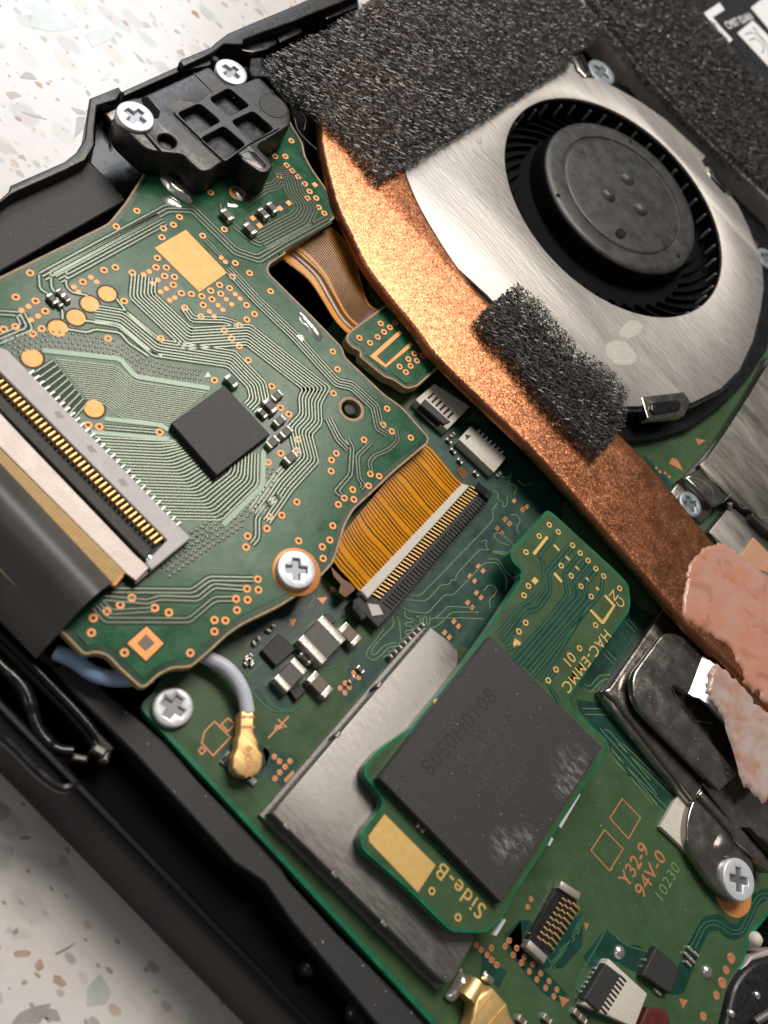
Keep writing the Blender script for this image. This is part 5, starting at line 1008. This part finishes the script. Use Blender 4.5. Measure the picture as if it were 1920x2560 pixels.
# ================================================================== SCREWS
def screw(label, k, x, y, z, r_=1.22, rot=0.3, h=0.45, dome=0.12, m='zinc', cross=True, sx=1.0):
    c = at(k, x, y, z); t = thing('screw', label, 'screw', (c.x, c.y, z - h), 'cross-head screws'); w = r_ * 0.17; l = r_ * 0.56
    cr = [(w, w), (w, l), (-w, l), (-w, w), (-l, w), (-l, -w), (-w, -w), (-w, -l), (w, -l), (w, -w), (l, -w), (l, w)]
    cr = [Vector((c.x + a * math.cos(rot) - b * math.sin(rot), c.y + a * math.sin(rot) + b * math.cos(rot))) for a, b in cr]
    ci = circ(c, r_, 40)
    make('head', slab(ci, z - h, z, [cr] if cross else [], ch=dome, seg=3), m, t)
    if cross: make('recess', slab(inset(ccw(cr), -0.03), z - h, z - 0.24, bottom=False), 'zincd', t)
    return t
screw('silver screw at left end of the black bracket', 's', 388, 420, ZB + 0.25, 1.36, 0.25); screw('silver screw at upper right of the black bracket, near the foam', 's', 1112, 85, ZB - 0.1, 1.28, 0.15)
t_ = at('h', 313, 412, ZP + 0.4)
make('screw_pad', lathe(at('h', 312, 425, ZP), [(1.68, ZP), (1.64, ZP + .03), (0.5, ZP + 0.03)], 40), 'copper_pad', db)
screw('silver screw in gold ring at right corner of the card reader board', 'h', 313, 410, ZP + 0.55, 1.32, 0.78 + 0.0, 0.5, 0.1)
screw('silver screw on the main board beside the white coaxial cable', 'g', 1028, 1225, 0.55, 1.25, 0.2, 0.5, 0.16)
screw('bluish screw by the top corner of the fan cover', 'c', 675, 425, 1.6, 1.75, 0.2, 0.5, 0.2, m='zinc2'); screw('bluish screw half hidden at the right rim of the fan', 'c', 1655, 1530, 1.4, 1.4, 0.3, 0.5, 0.2, m='zinc2')
screw('raised silver screw holding the dark steel clamp at lower right', 'p', 1320, 1180, 1.5, 1.5, 0.55, 0.9, 0.14); screw('silver screw on the bent steel tab beside the copper pipe', 'n', 745, 520, 1.1, 1.25, 0.9, 0.4, 0.2, m='zinc2')
pn = thing('locating_pin', 'grey metal pin standing in round hole of the card reader board', 'pin', (pinc.x, pinc.y, 0)); c = at('e', 630, 1000, ZD - .3)
make('shaft', lathe(c, [(0.47, 0.0), (0.47, ZD - 0.45), (0.43, ZD - 0.36), (0.2, ZD - 0.33)], 24), 'chip', pn)

# ================================================================== COAXIAL CABLES
cx = thing('coaxial_cable', 'thin white antenna cable ending in a gold snap plug on the main board', 'cable', (-2, 20, 0.5))
def cab(k, pts, zs): return [(*at(k, x, y, z_), z_) for (x, y), z_ in zip(pts, zs)]
cp = cab('g', [(1150, 900), (1240, 940), (1330, 985), (1400, 1060), (1445, 1150), (1468, 1260)], [1.0, 1.1, 1.2, 1.2, 1.15, 1.05])
sp3 = lambda pts: [tuple(q) for q in spline([Vector(p) for p in pts], 8)]
make('cable', tube(sp3(cp), 0.46, 14), 'wire', cx)
cz_ = 1.05
a = at('g', 1468, 1245, cz_ + .4); b = at('g', 1468, 1390, cz_ + .4); c = at('g', 1472, 1540, cz_ + .4)
cr_ = [at('g', x, y, 1.4) for x, y in [(1424, 1248), (1508, 1248), (1505, 1380), (1530, 1430), (1532, 1470), (1560, 1510), (1556, 1580), (1530, 1625), (1470, 1645), (1410, 1630), (1378, 1590), (1378, 1520), (1402, 1470), (1405, 1420), (1420, 1380)]]
pg = make('gold_plug', slab(fillet(ccw(cr_), .12, 3), 0.3, 1.4, ch=0.13, seg=3), 'gold', cx)
make('plug_stamp', slab(fillet(ccw(ol('g', [(1440, 1455), (1505, 1455), (1505, 1505), (1440, 1505)], 1.42)), .2, 3), 1.38, 1.44, [fillet(ccw(ol('g', [(1452, 1465), (1493, 1465), (1493, 1495), (1452, 1495)], 1.42)), .15, 3)], ch=0.015), 'gold', pg)
for x, y in [(1448, 1285), (1488, 1285), (1448, 1345), (1488, 1345)]: make('crimp_dent', slab(circ(at('g', x, y, 1.41), .1, 10, .24, -.7), 1.37, 1.41), 'copper_dull', pg)
make('plug_marking', text('KOAX', 0.62, at('g', 1470, 1555, 1.42), -0.75, 1.42, 0.01), 'copper_dull', pg, smooth=False)
cb = thing('blue_cable', 'short pale blue cable emerging under the lower left corner of the card reader board', 'cable', (-8, 17, 0))
make('cable', tube(sp3(cab('g', [(330, 900), (440, 950), (540, 1020), (640, 1055), (760, 1060), (900, 1040)], [0.4, 0.6, 0.7, 0.8, 0.8, 0.8])), 0.5, 14), 'wireb', cb)
c2 = thing('gold_antenna_plug', 'large gold antenna plug at the bottom edge of the main board', 'plug', (30, 20, 0))
gz = 1.5
make('plug_body', slab(ol('w', [(860, 1010), (1000, 925), (1210, 1160), (1240, 1290), (1400, 1600), (640, 1600), (730, 1340), (770, 1090)], gz), 0.3, gz, ch=0.2, seg=3), 'gold', c2)
make('barrel', tube([(*at('w', 790, 860, 0.9), 0.9), (*at('w', 640, 1100, 0.9), 0.9)], [0.6, 0.72], 16), 'gold', c2); make('barrel', tube([(*at('w', 880, 1050, 0.9), 0.9), (*at('w', 760, 1220, 0.9), 0.9)], 0.5, 14), 'gold', c2)
for p_ in [[(1000, 1020), (770, 1330)], [(1190, 1170), (960, 1438)]]: make('ridge', ribbon(ol('w', p_, gz), 0.1, gz - .02, gz + 0.05), 'gold', c2)
blob('solder_tab', 'w', [(560, 680), (610, 740), (680, 790), (640, 900), (480, 1130), (350, 1060), (430, 920)], 0.3, 0.5, 'tin', mb, nz=0.08); blob('solder_tab', 'w', [(905, 700), (960, 760), (1030, 830), (960, 890), (850, 810)], 0.1, 0.35, 'tin', mb, nz=0.06)

# ================================================================== STEEL PARTS ON THE RIGHT
st = thing('steel_shield_plate', 'scuffed grey steel shield plate right of the fan and above the copper pipe', 'shield plate', (30, 75, 0.2))
make('plate', slab(om(1.6, ('f', [(1659, 735), (1560, 900), (1400, 1150), (1300, 1290)]), ('n', [(850, 50), (1200, 440), (1480, 620), (1659, 800), (4200, 2900), (5200, 600), (2800, -2600)])), 0.2, 1.6, ch=0.12, seg=2), 'steel_dark', st)
make('rim', slab(om(1.0, ('f', [(1659, 690), (1540, 940), (1380, 1160), (1270, 1290), (1150, 1420), (1165, 1435), (1300, 1310), (1420, 1160), (1580, 920), (1659, 790)])), 0.05, 1.0, ch=0.1), 'shield', st)
make('tab', slab(om(0.7, ('n', [(630, 220), (700, 190), (1040, 540), (960, 660), (860, 740), (500, 400)])), 0.1, 0.7, ch=0.1, seg=2), 'nickel', st)
make('bent_wall', slab(om(1.5, ('n', [(660, 200), (850, 90), (1210, 440), (1150, 510), (1020, 560)])), 0.3, 1.5, ch=0.35, seg=4), 'nickel', st)
ss = thing('tarnished_steel_plate', 'grey tarnished steel plate under the copper foil square at right edge', 'steel plate', (40, 70, 0.1))
make('plate', slab(om(1.1, ('n', [(1180, 580), (1240, 560), (1420, 700), (1659, 900), (3600, 2700), (3300, 3000), (1300, 1300), (1000, 900), (960, 850)])), 0.05, 1.1, ch=0.12, seg=2), 'steel_dark', ss)
make('post', tube([(*at('n', 1200, 520, 1.4), 1.5), (*at('n', 1215, 575, 1.2), 1.1)], 0.22, 12), 'tin', ss)
make('raised_lip', slab(ol('n', [(1470, 625), (1659, 790), (1800, 900), (1800, 930), (1640, 830), (1490, 680)], 1.9), 1.0, 1.9, ch=0.06), 'steel_dark', ss)
cf = make('copper_foil', slab(om(1.5, ('n', [(1490, 915), (1900, 1330), (1760, 1500), (1540, 1400), (1310, 1190)])), 1.12, 1.5, ch=0.04), 'foil'); tag(cf, 'flat copper foil square beside the thermal paste at right edge', 'copper foil')
bl = make('metal_bead', lathe(at('n', 1640, 1440, 1.9), [(1.2, 1.1), (1.15, 1.6), (0.9, 2.0), (0.5, 2.25), (0.1, 2.3)], 24), 'shield'); tag(bl, 'rounded grey metal bead next to the copper foil square', 'metal bead')
# dark steel clamp
cl = thing('steel_clamp', 'dark shiny steel clamp with rounded end and slot below the copper pipe', 'clamp', (42, 45, 0.1))
tb = om(1.3, ('i', [(1030, 655), (1060, 640), (1240, 820), (1500, 1090), (2800, 2400), (2800, 3300)]), ('p', [(1659, 720), (1300, 600), (900, 60)]), ('i', [(1230, 1790), (1050, 1560), (760, 1190), (690, 1130), (720, 1110)]))
make('tray', slab(tb, 0.1, 1.3, ch=0.22, seg=3), 'nickel', cl)
make('side_flange', slab(om(0.9, ('i', [(670, 1130), (720, 1120), (1260, 1790), (1240, 1850), (1050, 1620), (810, 1330), (690, 1180)])), 0.05, 0.9, ch=0.12, seg=2), 'nickel', cl)
arm_o = om(2.3, ('o', [(400, 650), (470, 622), (560, 630), (680, 690), (760, 780), (880, 900), (960, 950), (740, 1360), (560, 1245), (525, 1265), (525, 1320), (600, 1450), (760, 1659), (900, 1800), (1300, 2300), (1100, 2500), (300, 1700), (130, 1520), (60, 1340), (50, 1180), (90, 1070)]))
make('arm', slab(fillet(ccw(arm_o), .3, 3), 1.75, 2.3, ch=0.16, seg=3), 'nickel', cl)
# bend: strip rising from the arm toward the pipe
bd = om(2.3, ('o', [(900, 930), (960, 950)]), ) 
l3 = [at('o', x, y, z_) for x, y, z_ in [(880, 895, 2.3), (950, 935, 2.5), (1020, 990, 2.9), (1180, 1090, 3.0), (1350, 1250, 3.0), (1900, 1800, 3.0)]]; r3 = [at('o', x, y, z_) for x, y, z_ in [(715, 1340, 2.3), (780, 1380, 2.5), (860, 1400, 2.9), (960, 1480, 3.0), (1120, 1659, 3.0), (1600, 2200, 3.0)]]
zz3 = [2.28, 2.45, 2.85, 2.98, 3.0, 3.0]
make('bent_strip', loft(l3, r3, lambda t, u: zz3[min(5, int(round(t * 5)))], 6, 0.3), 'nickel', cl, angle=50)
make('slot_edge', slab(om(1.5, ('o', [(520, 1260), (570, 1240), (760, 1380), (960, 1550), (1000, 1700), (760, 1670), (600, 1460)])), 1.31, 1.5, ch=0.05), 'nickel', cl)
tp2 = make('thermal_paste', heightfield(ragged(spline(ccw(om(3.05, ('o', [(1030, 1000), (1150, 1060), (1290, 1180), (1400, 1290), (1540, 1480), (1800, 1700), (1900, 2300)]), ('p', [(1659, 250), (1560, 210), (1480, 150), (1400, 60), (1360, 0)]), ('o', [(1130, 1640), (1060, 1500), (950, 1370), (930, 1250)]))), 8, True)), 0.22,
      lambda p, d: 2.98 + 0.16 * min(1, d / 0.35) ** 0.5 + (0.9 * pn_(p) + .06 if d > .02 else -.05)), 'paste2', angle=70)
tag(tp2, 'glossy greyish pink thermal paste smeared on the dark steel clamp', 'thermal paste')
# lower foot of the clamp, white pad beneath it
lf_o = om(1.1, ('p', [(790, 200), (880, 260), (1230, 610), (1260, 720), (1480, 960), (1500, 1090), (1480, 1300), (1400, 1420), (1260, 1460), (1140, 1380), (1000, 1230), (780, 900), (700, 720), (690, 560), (720, 380)]))
make('foot', slab(fillet(ccw(lf_o), .4, 3), 0.35, 1.1, ch=0.14, seg=3), 'nickel', cl); make('foot_emboss', heightfield(spline(ccw(ol('p', [(1090, 640), (1200, 660), (1250, 760), (1220, 900), (1100, 900), (1010, 800)], 1.1)), 4, True), .3, lambda p, d: 1.1 + 0.2 * min(1, d / .6)), 'nickel', cl, angle=60)
make('foot_ridge', slab(om(1.5, ('p', [(830, 170), (880, 110), (1300, 560), (1380, 560), (1700, 900), (1700, 1100), (1280, 720), (1240, 620)])), 0.3, 1.5, ch=0.25, seg=4), 'nickel', cl)
make('back_channel', slab(om(1.7, ('p', [(1370, 560), (1440, 560), (1720, 860), (1720, 960)])), 1.2, 1.72), 'dark', cl)
wp = make('white_pad', slab(om(0.45, ('p', [(385, 550), (560, 240), (680, 90), (800, 5), (860, 30), (850, 100), (830, 300), (800, 900), (720, 870)])), 0.05, 0.45, ch=0.05), 'white'); tag(wp, 'white plastic pad poking out beneath the foot of the steel clamp', 'pad')
# maroon film and dark corner part at the lower right
mf = make('maroon_film', slab(om(0.7, ('l', [(950, 1560), (1050, 1570), (1080, 1640), (1080, 1760), (860, 1760)])), 0.05, 0.7, ch=0.08), 'maroon'); tag(mf, 'dark maroon film strip beside white connector at bottom edge', 'film')
ck = thing('black_control_module', 'black rounded module with metal rim in the bottom right corner', 'module', (55, 30, -1))
make('body', slab(fillet(ccw(om(0.6, ('q', [(1140, 1659), (1240, 1240), (1330, 1080), (1480, 920), (1659, 870), (2000, 850), (2000, 2100), (1050, 2100)]))), .8, 4), -2, 0.6, ch=0.4, seg=3), 'black', ck)
make('rim', slab(om(0.3, ('q', [(1320, 1060), (1460, 860), (1659, 780), (1900, 760), (1900, 860), (1659, 860), (1480, 910), (1330, 1080)])), -2, 0.3, ch=0.1), 'stiff', ck); make('rim_bead', lathe(at('q', 1550, 660, 0.4), [(0.6, -1), (0.55, 0.2), (0.3, 0.5), (0.1, .55)], 16), 'white', ck)
for x, y in [(1540, 1320), (1240, 1540)]: make('glint_boss', lathe(at('q', x, y, .75), [(0.3, .5), (0.25, .75), (0.1, .85)], 12), 'tin', ck)
make('end_rod', tube([(*at('q', 1500, 1640, .9), .9), (*at('q', 1659, 1540, .9), .9), (*at('q', 1800, 1440, .9), .9)], .3, 12), 'shield', ck)

# ================================================================== DUST FIBRES
def fibre(label, k, pts, z_):
    o = make('dust_fibre', tube(sp3([(*at(k, x, y, z_), z_) for x, y in pts]), 0.022, 5), 'thread'); tag(o, label, 'fibre', 'dust fibres'); return o
fibre('fine pale dust fibre between black bracket and copper pipe', 'b', [(355, 770), (365, 720), (360, 690), (335, 660)], 2.9); fibre('long pale dust fibre hanging beside the curved copper pipe', 'b', [(300, 700), (320, 770), (370, 830), (430, 885)], 2.9)
fibre('curled dust fibre on the steel tab near the pipe', 'n', [(660, 230), (760, 210), (870, 240), (980, 330), (1010, 400)], 1.7); fibre('tangled dust fibre on edge of the steel shield plate', 'n', [(1150, 480), (1240, 400), (1290, 470), (1340, 560), (1420, 570)], 1.9); fibre('short dust fibre at the right rim of the steel plate', 'n', [(1540, 640), (1560, 680), (1600, 680), (1659, 685)], 2.0)

dv = []
def specks(poly, z_, n_, r0=0.012, r1=0.032):
    poly = ccw(poly); x0, x1 = min(p.x for p in poly), max(p.x for p in poly); y0, y1 = min(p.y for p in poly), max(p.y for p in poly)
    while n_ > 0:
        p = Vector((R.uniform(x0, x1), R.uniform(y0, y1)))
        if not inside(p, poly): continue
        n_ -= 1; r_ = R.uniform(r0, r1); a = R.uniform(0, 6); e = R.uniform(1, 3.5); d = Vector((math.cos(a), math.sin(a))) * r_; u = Vector((-d.y, d.x)); d = d * e
        c = Vector((p.x, p.y, z_)); dv.append(([(*(p - d), z_), (*(p + u), z_), (*(p + d), z_), (*(p - u), z_), (p.x, p.y, z_ + r_)], [(0, 4, 3), (0, 1, 4), (1, 2, 4), (2, 3, 4)]))
specks(sh_o, 1.505, 60); specks(chp, ZE + 0.856, 45); specks(ledge, -0.495, 14, 0.02, 0.045); specks(po, ZP + 0.05, 90); specks(bo, ZB + 0.005, 40); specks(flat, 1.205, 30); specks(arm_o, 2.305, 50); specks(plate_o[:60], ZF + 0.005, 0); specks(om(0.03, ('l', [(700, 100), (1000, 420), (1300, 860), (1500, 1000), (900, 1100), (450, 750)])), 0.03, 50); specks(circ(HC, 6.5, 24), ZHB + 0.003, 40)
du = make('dust', merge(*dv), 'flux', smooth=False); tag(du, 'fine pale dust specks scattered over boards and plastic', 'dust', kind='stuff')
